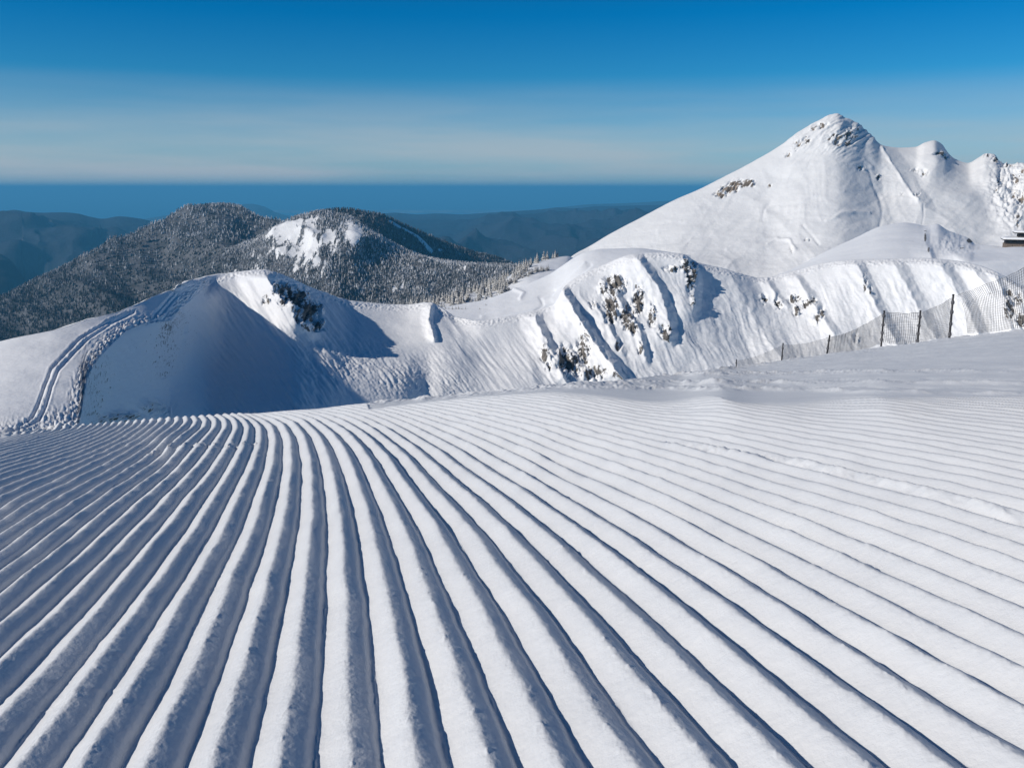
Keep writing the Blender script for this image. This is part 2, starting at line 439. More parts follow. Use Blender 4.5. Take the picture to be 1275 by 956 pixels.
    # crumbled lip at the far edge
    edge = np.exp(-((PY - sky) / 3.5) ** 2) * sstep(440, 480, PX) * (1 - sstep(690, 800, PX))
    h += edge * .09 * np.clip(fbm(X * 3.1, Y * 1.5, 4, 81, .6) + .12, 0, 1)
    edge = np.exp(-((PY - sky) / 3.) ** 2) * sstep(800, 900, PX)
    h += edge * .13 * np.clip(fbm(X * 1.4, Y * .9, 4, 82, .6) + .05, 0, 1)
    edge = np.exp(-((PY - sky) / 3.) ** 2) * (1 - sstep(80, 130, PX))
    h += edge * .2 * np.clip(fbm(X * 2.4, Y * 1.9, 4, 83, .6), 0, 1)
    P[..., 2] += h
    # the slope rolls over and drops behind its edge
    last = P[-1]
    back = []
    gentle = sstep(840, 960, px)
    for s, dz, dg in ((.02, .004, .0), (.06, .02, .0006), (.15, .085, .002), (.4, .32, .007), (.75, .7, .018), (1.2, 1.3, .045), (2.6, 3.2, .8)):
        q = last.copy(); q[:, 1] = last[:, 1] * (1 + s); q[:, 0] = last[:, 0] * (1 + s)
        q[:, 2] = last[:, 2] * (1 + s) - (dz * (1 - gentle) + dg * gentle) * last[:, 1]
        back.append(q)
    P = np.concatenate([P, np.array(back)])
    t_ = NT('groomed_snow'); pp = t_.pos()
    nr = t_.bump(t_.noise(pp, 300, 3, .6), .0007, .7)
    nr = t_.bump(t_.noise(pp, 60, 4, .6), .003, .7, nr)
    tone = t_.noise(pp, 3.5, 5, .6)
    colr = t_.ramp(tone, [(.3, (.66, .677, .705)), (.7, (.71, .725, .748))])
    m = t_.principled(colr, .6, nr, .25)
    o = link('groomed_slope', grid_mesh('groomed_slope', P), m)
    tag(o, 'groomed white ski slope combed into long curving ridges', 'ski slope', kind='structure')
    return P, PX, PY
piste_P, piste_X, piste_Y = piste()

# ------------------------------------------------------------------ snow ridge with the shaded bowl
def ridge():
    px = np.arange(-300, 1601, 1.15)
    #   x     r1(y,d)      r2(y,d)     rim(y,d)    sky(y,d)
    T = [(-300, 690, 70,   640, 78,   600, 90,   520, 160),
         (0,    600, 72,   565, 82,   541, 92,   425, 172),
         (60,   600, 85,   560, 92,   537, 98,   410, 178),
         (94,   600, 90,   560, 95,   536, 100,  400.5, 187),
         (99,  592, 100,   550, 103,   524, 107,  399, 188),
         (103,  580, 112,   535, 116,   500, 120,  398, 189),
         (108,  575, 126,   528, 131,   474, 136,  396, 190),
         (118,  568, 137,   515, 143,   453, 149,  394.5, 193),
         (132,  562, 149,   502, 156,   436, 163,  391, 198),
         (147,  556, 162,   495, 170,   421, 178,  387, 204),
         (162,  550, 173,   487, 183,   409, 192,  382, 211),
         (188,  542, 190,   474, 202,   402, 212,  372, 226),
         (213,  534, 206,   464, 222,   399, 233,  361.5, 247),
         (222,  530, 212,   459, 233,   388, 246,  356, 257),
         (232,  527, 218,   455, 246,   379, 262,  351.5, 270),
         (245,  524, 220,   450, 257,   367, 280,  347.5, 289),
         (262,  521, 219,   446, 263,   353, 292,  343, 297),
         (290,  518, 216,   442, 265,  343, 299,  339, 303),
         (325,  514, 217,   436, 264,  339, 302,  335.5, 306),
         (345,  513, 218,   432, 264,  342, 304,  339, 308),
         (360, 512, 218, 428, 266, 349, 308, 345, 312),
         (400, 507, 226, 424, 282, 368, 321, 363, 326),
         (440, 504, 238, 430, 292, 380, 331, 374.5, 336),
         (505, 501, 254, 430, 303, 384, 338, 379, 344),
         (535, 498, 268, 430, 304, 381, 336, 376.5, 341),
         (548, 496, 269, 430, 304, 387, 335, 382, 340),
         (568, 494, 272, 435, 302, 399, 330, 394, 335),
         (600,  491, 276,  441, 304,  403, 322,  398.5, 327),
         (640,  487, 279,  436, 308,  398, 326,  392, 332),
         (672,  485, 283,  428, 311,  390, 331,  385, 337),
         (690,  483, 286,  420, 315,  383, 335,  378, 341),
         (702,  482, 288,  412, 318,  362, 341,  357, 346),
         (726,  480, 291,  404, 323,  345, 347,  340, 353),
         (750,  478, 293,  398, 325,  335, 350,  330, 356),
         (790,  476, 297,  393, 327,  322, 350,  316.5, 356),
         (825,  474, 299,  392, 328,  319, 351,  314, 357),
         (850,  474, 300,  392, 329,  321, 352,  316, 358),
         (868,  474, 301,  396, 331,  331, 355,  326, 361),
         (900,  474, 302,  402, 334,  339, 360,  334, 366),
         (950,  474, 304,  408, 338,  350, 364,  345.5, 370),
         (985,  474, 305,  406, 339,  343, 366,  338.5, 372),
         (1020, 474, 305,  402, 338,  333, 365,  328, 371),
         (1050, 474, 304,  398, 336,  329, 362,  324, 368),
         (1150, 474, 302,  398, 332,  326, 355,  321.5, 361),
         (1200, 474, 300,  400, 329,  331, 350,  326, 356),
         (1235, 476, 296,  406, 322,  341, 341,  336, 347),
         (1275, 480, 290,  416, 312,  360, 330,  356, 336),
         (1600, 520, 260,  470, 285,  430, 300,  426, 306)]
    # the plateau left of the rim is one even slope, so the rim takes its distance from it
    TX = [q[0] for q in T]; PLX = [-300, 0, 60, 108, 162, 213, 262, 400, 1600]
    def plateau(x, y):
        x = np.atleast_1d(np.asarray(x, float)); yn = 540.0
        ys = pchip(PLX, [np.interp(v, TX, [q[7] for q in T]) for v in PLX], x); dsk = pchip(PLX, [np.interp(v, TX, [q[8] for q in T]) for v in PLX], x)
        dn = pchip([-300, 0, 94, 132, 213, 262, 1600], [104, 109, 115, 121, 142, 178, 200], x)
        return dn * (dsk / dn) ** np.clip((yn - y) / (yn - ys), -.3, 1.0)
    T0 = list(T)
    for n, q in enumerate(T0):
        x = q[0]; f = float(1 - sstep(240, 262, x))
        d3 = plateau(x, q[5]).item()
        if x < 90: T[n] = (x, q[1], d3 * .8, q[3], d3 * .9, q[5], d3, q[7], q[8])
        elif x <= 250:      # the wall below the rim: so many metres lower
            tz = lambda y: -dirs(np.array(float(x)), np.array(float(y)))[2].item()
            z3 = d3 * tz(q[5]); k = .15 + .85 * float(sstep(92, 120, x))
            T[n] = (x, q[1], q[2] * (1 - f) + (z3 + float(np.interp(x, [120, 188, 262], [17, 20, 24])) * k) / tz(q[1]) * f, q[3], q[4] * (1 - f) + (z3 + float(np.interp(x, [120, 188, 262], [9.5, 12, 18])) * k) / tz(q[3]) * f, q[5], d3, q[7], q[8])
    r1 = [(q[0], q[1], q[2]) for q in T]; r2 = [(q[0], q[3], q[4]) for q in T]
    r3 = [(q[0], q[5], q[6]) for q in T]; r4 = [(q[0], q[7], q[8]) for q in T]
    r0 = [(x, y + 70, d * .9) for x, y, d in r1]
    b1 = [(x, y + 6, d * 1.08) for x, y, d in r4]; b2 = [(x, y + 60, d * 1.35) for x, y, d in r4]
    P, PX, PY, D = loft(px, [r0, r1, r2, r3, r4, b1, b2], [20, 105, 125, 80, 26, 20])
    rowi = np.arange(P.shape[0])[:, None]
    w = ((rowi >= 250) & (rowi <= 330)) * (1 - sstep(225, 255, PX))
    D2 = np.exp(np.log(D) * (1 - w) + np.log(plateau(px[None], PY)) * w)
    L = np.log(D2); kk = np.hanning(61); kk /= kk.sum()
    LB = np.stack([np.convolve(np.pad(r, 30, mode='edge'), kk, mode='valid') for r in L])
    w = sstep(195, 225, PX) * (1 - sstep(275, 305, PX)) * (1 - sstep(205, 246, rowi.astype(float)))
    D2 = np.exp(L * (1 - w) + LB * w)
    P = P * (D2 / D)[..., None]; D = D2
    N = normals(P)
    nv = P.shape[0]
    front = 1 - sstep(250 + 80, 250 + 84, rowi.astype(float))     # 1 on the seen side
    rimrow = np.interp(PX, [q[0] for q in T], [q[5] for q in T])
    X, Y, Z = P[..., 0], P[..., 1], P[..., 2]
    h = np.zeros(PX.shape); hr = np.zeros(PX.shape)
    # broad undulation
    h += .9 * fbm(X / 26, Y / 26, 3, 3) * sstep(0, 1, 1 - np.exp(-((PY - rimrow) / 14) ** 2) * .7)
    # --- spurs and gullies right of the saddle
    R_ = [([(697, 352), (712, 385), (738, 425), (775, 475)], 8.5, 34, 9),
          ([(706, 372), (730, 405), (758, 440), (783, 470)], 4.0, 12, 5),
          ([(664, 385), (672, 410), (690, 440), (706, 478)], 6.0, 24, 8),
          ([(788, 312), (806, 340), (822, 362), (832, 395), (834, 425)], 6.5, 46, 10),
          ([(848, 312), (864, 338), (868, 352), (862, 392)], 4.2, 36, 9),
          ([(755, 350), (772, 375), (797, 412), (803, 450)], 3.4, 22, 6),
          ([(738, 372), (752, 400), (775, 440)], 2.6, 16, 5),
          ([(905, 330), (925, 370), (960, 430), (990, 470)], 4.0, 36, 26),
          ([(950, 342), (968, 372), (980, 382)], 3.2, 18, 7),
          ([(985, 336), (1005, 368), (1040, 420)], 3.6, 22, 10),
          ([(1062, 320), (1078, 352), (1092, 385), (1125, 440)], 4.2, 34, 10),
          ([(1110, 320), (1130, 360), (1165, 420), (1180, 450)], 3.6, 34, 14),
          ([(1165, 320), (1185, 352), (1205, 385), (1222, 430)], 4.4, 38, 14),
          ([(1205, 328), (1225, 352), (1240, 372)], 3.0, 22, 10),
          ([(1236, 336), (1250, 370), (1262, 420)], 3.0, 20, 8)]
    for poly, A, wl, wr in R_:
        hr += rib(PX + 2.2 * noise2(PX / 9, PY / 9, 91), PY, poly, A * .85, wl, wr * 1.1, 5, 12) * front
    gz = sstep(630, 700, PX)
    s = PX - (PY - 320) * .42
    below = sstep(0, 30, PY - rimrow)
    s = s + 7 * fbm(PX / 40, PY / 40, 3, 107)
    h += gz * below * front * ((.42 + .4 * noise2(PX / 60, PY / 60, 108)) * ridged(s / 30, PY / 140, 2, 101) + .34 * fbm(s / 6, PY / 34, 4, 104, .6) + .30 * fbm(X / 6, Y / 6 + Z / 4, 4, 106, .62))
    # --- nose of the hump, its rock and the shaded flank
    hr += rib(PX, PY, [(326, 334), (342, 362), (368, 392), (390, 414)], 11.0, 42, 15, 6, 16) * front
    hr += rib(PX, PY, [(305, 345), (320, 380), (352, 425)], 1.2, 16, 8, 4, 16) * front
    # cornice blocks at the dip
    hr += rib(PX + noise2(PX / 4, PY / 5, 95), PY, [(537, 376), (534, 398), (538, 412), (541, 424)], 4.2, 12, 5, 3, 5) * front
    hr += rib(PX, PY, [(552, 380), (560, 398), (576, 420)], 1.2, 9, 6, 3, 14) * front
    # runnels and avalanche debris on the lit side of the bowl
    u = PX * .80 - PY * .60; v = PX * .60 + PY * .80
    lit = sstep(235, 262, PX) * (1 - sstep(400, 470, PX)) * sstep(345, 370, PY)
    h += front * lit * (.55 * fbm(u / 5.5, v / 46, 4, 111, .6) + .16 * fbm(u / 2.2, v / 12, 3, 112))
    deb = blobs(PX, PY, [(430, 455, 62, 26, 1), (500, 470, 60, 26, 1), (560, 480, 34, 18, .9), (540, 450, 30, 22, .5), (400, 440, 50, 26, .6), (350, 420, 40, 40, .4)])
    h += front * deb * (.60 * fbm(u / 3.4, v / 12, 4, 121, .62) + .25 * np.abs(noise2(u / 2., v / 4.5, 122)))
    chute = sstep(545, 575, PX) * (1 - sstep(690, 720, PX)) * below
    h += front * chute * (.30 * fbm(u / 5, v / 60, 4, 131) + .12 * fbm(u / 2., v / 14, 3, 132))
    wall = (1 - sstep(240, 330, PX)) * sstep(100, 120, PX) * sstep(4, 20, PY - rimrow)
    h += front * wall * (.30 * fbm(u / 14, v / 40, 4, 136) + .10 * fbm(PX / 4, PY / 5, 3, 137))
    deb2 = blobs(PX, PY, [(190, 508, 16, 9, 1), (150, 519, 26, 6, .9), (128, 521, 12, 5, .9), (205, 512, 8, 8, .8)])
    h += front * deb2 * 2.6 * np.clip(fbm(u / 4, v / 11, 4, 141, .6) + .25, 0, 1)
    # churned band along the rim (left) and rough cornice edge (right)
    dl = polyline_dist(PX, PY, [(92, 534), (97, 500), (103, 472), (113, 450), (127, 431), (143, 416), (160, 405), (190, 398), (213, 393), (224, 378), (240, 362), (256, 352)])
    wdt = np.interp(PY, [350, 400, 440, 500, 535], [6, 7, 9, 13, 14])
    band = np.exp(-(dl / wdt) ** 2 * 1.2) * (PY <= rimrow + 1)
    tg = noise2(PX / 5.0, PY / 3.4, 151) * .8 + .6 * noise2(PX / 2.3, PY / 1.9, 153)
    h += band * (.5 * np.clip(tg + .1, -.3, .6) + .35 * fbm(PX / 1.9, PY / 1.5, 3, 152))
    clump = blobs(PX, PY, [(70, 522, 20, 12, 1), (85, 530, 16, 9, 1), (40, 530, 30, 10, .6), (10, 534, 40, 10, .6)])
    h += clump * .6 * fbm(PX / 4, PY / 3, 4, 155, .6)
    lip = np.exp(-((PY - rimrow) / 4.5) ** 2) * sstep(250, 280, PX)
    h += lip * .5 * fbm(PX / 3, PY / 3, 3, 161, .65)
    # the snow-covered block on the skyline left of the hump
    h += .5 * blobs(PX, PY, [(222, 357, 6, 3, 1), (231, 353.5, 5, 2, .7)]) * (1 + fbm(PX / 2, PY / 2, 2, 163))
    # vehicle track over the plateau
    for pts in ([(0, 541), (12, 537), (38, 523), (47, 508), (55, 482), (64, 459), (85, 435), (105, 416), (136, 399), (160, 389)],
                [(10, 541), (22, 537), (49, 523), (57, 508), (64, 482), (73, 460), (93, 437), (113, 418), (143, 399), (166, 389)],
                [(192, 393), (200, 384), (207, 376), (216, 366)], [(199, 393), (206, 384), (213, 376), (221, 367)]):
        dd = polyline_dist(PX, PY, pts)
        h -= .30 * np.exp(-(dd / 1.9) ** 2)
        h += .14 * np.exp(-((dd - 3.2) / 1.5) ** 2) * (.5 + fbm(PX / 3, PY / 3, 2, 165))
    h += .05 * fbm(X / 2.2, Y / 2.2, 4, 171) + .15 * fbm(X / 8, Y / 8, 3, 172) * front
    P = P * (1 - hr / D)[..., None] + N * h[..., None]
    # rock
    rk = blobs(PX, PY, [(366, 372, 17, 13, 1.15), (383, 388, 15, 14, 1.15), (350, 360, 10, 9, .95), (393, 403, 9, 8, 1.0), (331, 376, 5, 7, .7),
        (680, 440, 6, 10, 1.05), (683, 455, 4, 6, 1.0), (700, 445, 8, 16, .9), (712, 452, 12, 18, .9), (738, 466, 16, 9, .9), (726, 436, 9, 18, .75),
        (765, 355, 15, 11, .95), (760, 385, 9, 18, .95), (782, 395, 9, 17, 1.0), (795, 375, 7, 18, .85), (752, 360, 8, 10, .7), (787, 410, 6, 8, .9), (738, 380, 5, 6, .8),
        (828, 413, 8, 9, 1.0), (812, 392, 6, 18, .55), (852, 330, 5, 9, .7), (860, 345, 5, 14, .95), (864, 330, 4, 10, .9), (862, 375, 3, 9, .7), (837, 335, 12, 5, .55),
        (770, 430, 4, 8, .6), (797, 435, 3, 10, .7), (951, 372, 5, 6, .85), (968, 378, 5, 7, .95), (990, 374, 8, 5, .9), (1003, 379, 6, 5, 1.0), (1012, 376, 5, 5, .95),
        (1023, 390, 4, 6, .9), (1017, 398, 3, 8, .7), (992, 388, 5, 7, .7), (1077, 352, 2.5, 10, .9), (1083, 362, 2, 5, .8), (1258, 385, 8, 14, .7), (1268, 372, 6, 8, .8), (1270, 400, 7, 10, .8), (1255, 365, 6, 6, .6), (1066, 421, 4, 6, .6)])
    sr = PX - (PY - 320) * .40
    zone = sstep(.08, .45, rk)
    rk = (rk + zone * (1.5 * fbm(sr / 4.2, PY / 17, 5, 185, .66) - .12)) * front
    rough = np.clip(zone, 0, 1)
    P = P + N * (rough * front * terrace(3.2 * fbm(sr / 6.5, PY / 10, 4, 181, .6) + 1.6 * noise2(sr / 13, PY / 22, 183)) * 1.05)[..., None]
    m = snow_mat('ridge_snow', [(.9, .12, 5), (6., .03, 3)], True, .55, (.84, .85, .87))
    o = link('snow_ridge', grid_mesh('snow_ridge', P, {'rock': rk}), m)
    tag(o, 'snow ridge curling round a blue shaded bowl, with rocky gullies on its steep face', 'snow ridge', kind='structure')
    return P, PX, PY
ridge_P, ridge_X, ridge_Y = ridge()

# ------------------------------------------------------------------ high white mountain
def saddle():
    px = np.arange(440, 861, 1.1)
    S = [(440, 392, 470), (480, 390, 470), (520, 387, 475), (560, 381, 488), (604, 373, 500), (622, 366.5, 508), (640, 360, 516), (660, 352, 524), (685, 341, 534), (700, 331, 540), (712, 322.5, 544),
         (730, 314, 548), (750, 310, 552), (790, 309, 556), (860, 318, 556)]
    kn = [q[0] for q in S]; f = lambda x, k: float(np.interp(x, kn, [q[k] for q in S]))
    by = lambda x: float(np.interp(x, [440, 540, 600, 690, 726, 790, 860], [418, 418, 420, 408, 372, 350, 350]))
    bd = lambda x: float(np.interp(x, [440, 700, 860], [372, 392, 400]))
    r0 = [(x, by(x) + 40, bd(x) * .93) for x in kn]; r1 = [(x, by(x), bd(x)) for x in kn]
    r2 = [(x, by(x) + (f(x, 1) - by(x)) * .55, bd(x) * (f(x, 2) / bd(x)) ** .6) for x in kn]
    P, PX, PY, D = loft(px, [r0, r1, r2, S, [(x, y + 5, d * 1.05) for x, y, d in S], [(x, y + 60, d * 1.3) for x, y, d in S]], [8, 50, 60, 12, 8])
    N = normals(P); X, Y = P[..., 0], P[..., 1]
    h = .35 * fbm(X / 20, Y / 26, 4, 208) + .10 * fbm(X / 4, Y / 5, 4, 209, .6)
    for pts, A, w_ in (([(600, 400), (640, 388), (690, 376), (712, 352), (735, 330)], -.5, 2.2), ([(600, 394), (640, 383), (688, 371), (706, 350), (728, 328)], .5, 2.2), ([(648, 372), (652, 365), (640, 360)], .7, 2.2), ([(668, 386), (676, 378), (672, 370), (690, 362)], -.5, 1.8)):
        h += A * np.exp(-(polyline_dist(PX, PY, pts) / w_) ** 2)
    P = P + N * h[..., None]
    o = link('saddle_plateau', grid_mesh('saddle_plateau', P, {'rock': np.zeros(PX.shape)}), snow_mat('saddle_plateau_snow', [(.5, .12, 5), (3., .04, 4)], True, .3))
    tag(o, 'smooth tracked snow saddle between the rocky ridge and the pale wood', 'snow slope', kind='structure')
    return P, PX, PY
sad_P, sad_X, sad_Y = saddle()

def peak():
    px = np.arange(672, 1601, 1.1)
    S = [(672, 362, 950), (690, 345, 962), (700, 331, 968), (712, 319, 975), (735, 306, 990), (760, 291, 1000), (800, 270, 1016), (840, 249, 1030), (870, 236, 1038), (900, 221, 1045), (940, 200, 1052), (975, 179, 1060), (987, 170, 1062), (1005, 158, 1066),
         (1022, 149, 1068), (1034, 143, 1070), (1042, 141.5, 1070), (1052, 147, 1072), (1063, 151, 1075), (1074, 159, 1080), (1085, 169, 1077), (1098, 181, 1079), (1122, 184, 1084), (1140, 183, 1088), (1152, 177.5, 1084), (1163, 175, 1082),
         (1172, 179, 1091), (1181, 191, 1094), (1190, 198.5, 1096), (1205, 203, 1095), (1219, 196, 1082), (1228, 191, 1076), (1238, 192, 1070), (1246, 202, 1064), (1256, 204, 1060), (1275, 203, 1040), (1350, 188, 1010), (1600, 230, 980)]
    sk = lambda x: float(np.interp(x, [q[0] for q in S], [q[1] for q in S]))
    kn = [672, 700, 735, 760, 800, 850, 900, 950, 1000, 1040, 1100, 1160, 1230, 1300, 1400, 1600]
    Dsk = lambda x: float(np.interp(x, [q[0] for q in S], [q[2] for q in S]))
    base_y = lambda x: float(np.interp(x, [672, 700, 735, 790, 850, 950, 1600], [395, 372, 352, 345, 348, 378, 378]))
    base_d = lambda x: float(np.interp(x, [672, 735, 800, 900, 1000, 1060, 1150, 1250, 1600], [930, 905, 850, 800, 772, 768, 756, 742, 740]))
    r0 = [(x, base_y(x) + 40, base_d(x) * .93) for x in kn]
    r1 = [(x, base_y(x), base_d(x)) for x in kn]
    def midrow(f, g):
        return [(x, base_y(x) + (sk(x) - base_y(x)) * f, base_d(x) * (Dsk(x) / base_d(x)) ** g) for x in kn]
    r2 = midrow(.35, .42); r3 = midrow(.7, .75)
    b1 = [(x, y + 5, d * 1.05) for x, y, d in S]; b2 = [(x, y + 60, d * 1.3) for x, y, d in S]
    P, PX, PY, D = loft(px, [r0, r1, r2, r3, S, b1, b2], [12, 90, 110, 110, 14, 12])
    N = normals(P); X, Y, Z = P[..., 0], P[..., 1], P[..., 2]
    rowi = np.arange(P.shape[0])[:, None].astype(float)
    front = 1 - sstep(320, 326, rowi)
    skl = pchip([q[0] for q in S], [q[1] for q in S], px)[None]
    below = sstep(2, 30, PY - skl)
    far = 1.0; hr = np.zeros(PX.shape)
    h = far * below * front * (4 * fbm(X / 200, Y / 160 + Z / 100, 3, 201) + 1.3 * fbm(X / 55, Y / 50 + Z / 34, 3, 202))
    s = PX * .45 + PY * .9                      # wind drifts lying across the slope
    h += far * below * front * (.4 * ridged(s / 34 + .5 * noise2(PX / 60, PY / 60, 207), (PX * .9 - PY * .45) / 130, 3, 204) + .4 * fbm(s / 9, PX / 30, 4, 205, .6) + .8 * np.clip(ridged((PX * .75 - PY * .66) / 60, (PX * .66 + PY * .75) / 26, 2, 219) - .55, 0, 1))
    h += front * (.30 * fbm(X / 16, Y / 16 + Z / 9, 4, 208, .6))
    h += front * below * 1.5 * ridged((PX * .75 - PY * .66) / 62 + .6 * noise2(PX / 70, PY / 70, 225), (PX * .66 + PY * .75) / 150, 3, 226, .45)
    for poly, A, wl, wr in [([(1086, 168), (1098, 183), (1112, 205), (1128, 235), (1142, 250), (1147, 262)], 24, 40, 12),
                            ([(1082, 215), (1090, 250), (1098, 270), (1098, 285)], 8, 40, 8),
                            ([(1240, 215), (1246, 240), (1258, 265), (1272, 290)], 20, 30, 9),
                            ([(1176, 186), (1160, 215), (1148, 250)], 12, 26, 40),
                            ([(940, 255), (965, 270), (985, 292)], 6, 30, 9),
                            ([(1030, 270), (1062, 262), (1098, 285)], 5, 40, 8),
                            ([(960, 300), (985, 305), (992, 318)], 7, 26, 5),
                            ([(893, 240), (870, 262), (840, 292)], 9, 50, 40)]:
        hr += rib(PX, PY, poly, A * .38, wl, wr * 1.5, 6, 22) * front
    # drift lips and creases lying on the snow
    for pts, A, w_ in (([(905, 312), (928, 303), (950, 300), (968, 296)], 1.6, 2.2), ([(955, 306), (968, 299), (984, 300), (990, 312)], 2.4, 2.0), ([(1030, 276), (1045, 268), (1064, 265), (1080, 268)], 2.2, 2.4),
                       ([(1082, 214), (1086, 232), (1095, 247), (1098, 262), (1096, 282)], -2.6, 2.2), ([(1098, 184), (1112, 208), (1130, 236), (1143, 250)], 2.6, 1.8), ([(980, 262), (1000, 250), (1024, 240), (1050, 238)], 1.2, 2.6),
                       ([(950, 275), (952, 262), (960, 250)], -1.4, 2.0), ([(1150, 256), (1149, 266), (1148, 278)], -1.6, 1.2), ([(1000, 282), (1012, 296), (1020, 306)], -1.5, 1.8), ([(1062, 205), (1075, 200), (1084, 208)], 1.6, 2.4),
                       ([(860, 300), (890, 290), (925, 283), (960, 272)], .9, 3.0), ([(820, 290), (850, 276), (890, 268)], .8, 3.0), ([(1165, 252), (1185, 246), (1205, 248)], 1.0, 2.6), ([(1243, 215), (1244, 240), (1254, 262), (1268, 280)], -3.0, 2.4)):
        dd = polyline_dist(PX + 1.5 * noise2(PX / 12, PY / 12, 221), PY + 1.5 * noise2(PX / 12, PY / 12, 222), pts)
        h += front * .42 * A * np.exp(-(dd / w_) ** 2) * (.6 + .8 * np.clip(.5 + noise2(PX / 14, PY / 14, 223), 0, 1))
    # rock bands under the summit
    sm = blobs(PX, PY, [(1050, 170, 34, 20, 1), (1000, 176, 16, 10, .7)]) * front
    h += sm * (4.2 * ridged((PX * .55 + PY * .83) / 7, (PX * .83 - PY * .55) / 26, 3, 211))
    rr = blobs(PX, PY, [(1258, 235, 22, 40, 1)]) * front
    h += rr * 9 * fbm(PX / 9, PY / 9, 3, 213, .6)
    P = P * (1 - hr / D)[..., None] + N * h[..., None]
    # plateau track beside the wood
    rk = blobs(PX, PY, [(1023, 157, 9, 4, .8), (1012, 160, 5, 3, .7), (1005, 176, 5, 5, .8), (994, 179, 6, 4, .72), (988, 186, 5, 3, .6), (980, 193, 5, 3, .6), (1040, 174, 10, 6, .66), (1055, 170, 10, 8, .66), (1062, 160, 8, 5, .6), (1045, 181, 5, 2, .8),
        (1055, 180, 6, 3, .78), (897, 243, 8, 4, 1.0), (907, 236, 11, 5, 1.2), (918, 229, 10, 5, 1.25), (930, 227, 8, 4, 1.1), (935, 231, 5, 3, .7), (958, 231, 3, 2, .6), (1092, 222, 3, 4, .85),
        (1072, 210, 6, 4, .5), (1140, 213, 7, 2.5, .7), (1150, 216, 5, 3.5, .95), (1170, 192, 8, 3, .95), (1178, 197, 5, 2.5, .8), (1141, 243, 4, 3, .85), (1228, 193, 5, 3, .65), (1240, 199, 5, 4, 1.0),
        (1243, 228, 2.5, 8, .9), (1241, 238, 2, 4, .9), (1256, 207, 5, 4, .95), (1265, 222, 6, 9, .72), (1262, 240, 6, 8, .75), (1270, 250, 7, 14, .75), (1267, 275, 5, 10, .7), (1275, 215, 8, 8, .7), (1300, 240, 22, 40, .62), (1122, 243, 3, 2, .6),
        (1005, 299, 4, 1.6, .7), (985, 312, 3, 5, .55)]) * front
    zone = sstep(.08, .45, rk)
    rk = rk + zone * (1.1 * fbm((PX * .6 + PY * .8) / 4, (PX * .8 - PY * .6) / 9, 5, 215, .65) - .14)
    P = P + N * (zone * front * 2.2 * terrace(2.6 * fbm((PX * .7 + PY * .7) / 4, (PX * .7 - PY * .7) / 10, 4, 216, .6)))[..., None]
    m = snow_mat('peak_snow', [(.07, .9, 6), (.4, .25, 4)], True, .09, (.80, .805, .815), ROCK_BROWN)
    o = link('snow_mountain', grid_mesh('snow_mountain', P, {'rock': rk}), m)
    tag(o, 'tall white snow mountain with bare rock bands under its pointed summit', 'mountain', kind='structure')
peak()

def shoulder():
    px = np.arange(930, 1601, 1.1)
    S = [(930, 361, 520), (950, 350, 530), (972, 340.5, 540), (1000, 328, 555), (1030, 312, 575), (1055, 300, 595), (1080, 289, 610), (1100, 281, 622), (1128, 277, 625), (1142, 279, 622),
         (1152, 281, 618), (1166, 278.5, 614), (1180, 287, 606), (1195, 293, 596), (1207, 298, 584), (1214, 304, 560), (1232, 306, 530), (1250, 308, 505), (1275, 309, 490), (1400, 303, 480), (1600, 300, 460)]
    kn = [930, 972, 1000, 1055, 1128, 1166, 1207, 1232, 1275, 1400, 1600]
    sk = lambda x, k: float(np.interp(x, [q[0] for q in S], [q[k] for q in S]))
    r0 = [(x, 400 if x < 1240 else 430, 385) for x in kn]
    r1 = [(x, 356 if x < 1240 else 372, 400) for x in kn]
    r2 = [(x, (sk(x, 1) + 335) / 2 + 6 if x < 1200 else 326, 470 if x < 1200 else 425) for x in kn]
    b1 = [(x, y + 5, d * 1.05) for x, y, d in S]; b2 = [(x, y + 50, d * 1.3) for x, y, d in S]
    P, PX, PY, D = loft(px, [r0, r1, r2, S, b1, b2], [8, 40, 70, 12, 8])
    N = normals(P); X, Y = P[..., 0], P[..., 1]
    h = .8 * fbm(X / 40, Y / 40, 3, 301) + .12 * fbm(X / 5, Y / 5, 3, 302)
    for poly, A, wl, wr in [([(1153, 279), (1152, 300), (1160, 322)], 8, 26, 6), ([(1176, 285), (1183, 300), (1186, 318)], 3, 14, 8), ([(1200, 294), (1212, 305), (1216, 312)], 5, 16, 6)]:
        P = P * (1 - rib(PX, PY, poly, A, wl, wr, 4, 6) / D)[..., None]
    h += .8 * blobs(PX, PY, [(1185, 305, 24, 14, 1)]) * fbm(PX / 5, PY / 7, 3, 303)
    for y0, A in ((314, .9), (322, -1.2), (331, 1.0)):
        h += A * np.exp(-((PY - y0 + (PX - 1230) * .12) / 3.5) ** 2) * sstep(1150, 1210, PX)
    P = P + N * h[..., None]
    rk = blobs(PX, PY, [(1152, 296, 2.2, 9, 1.0), (1156, 312, 2.5, 6, .9), (1152, 288, 4, 2, .8), (1207, 300, 5, 4, 1.1), (1198, 309, 6, 1.6, .85), (1180, 299, 2, 4, .6)])
    o = link('snow_shoulder', grid_mesh('snow_shoulder', P, {'rock': rk}), snow_mat('shoulder_snow', [(.4, .15, 4), (2., .05, 3)], True, .3))
    tag(o, 'smooth snow shoulder between the ridge face and the white mountain', 'snow slope', kind='structure')
shoulder()

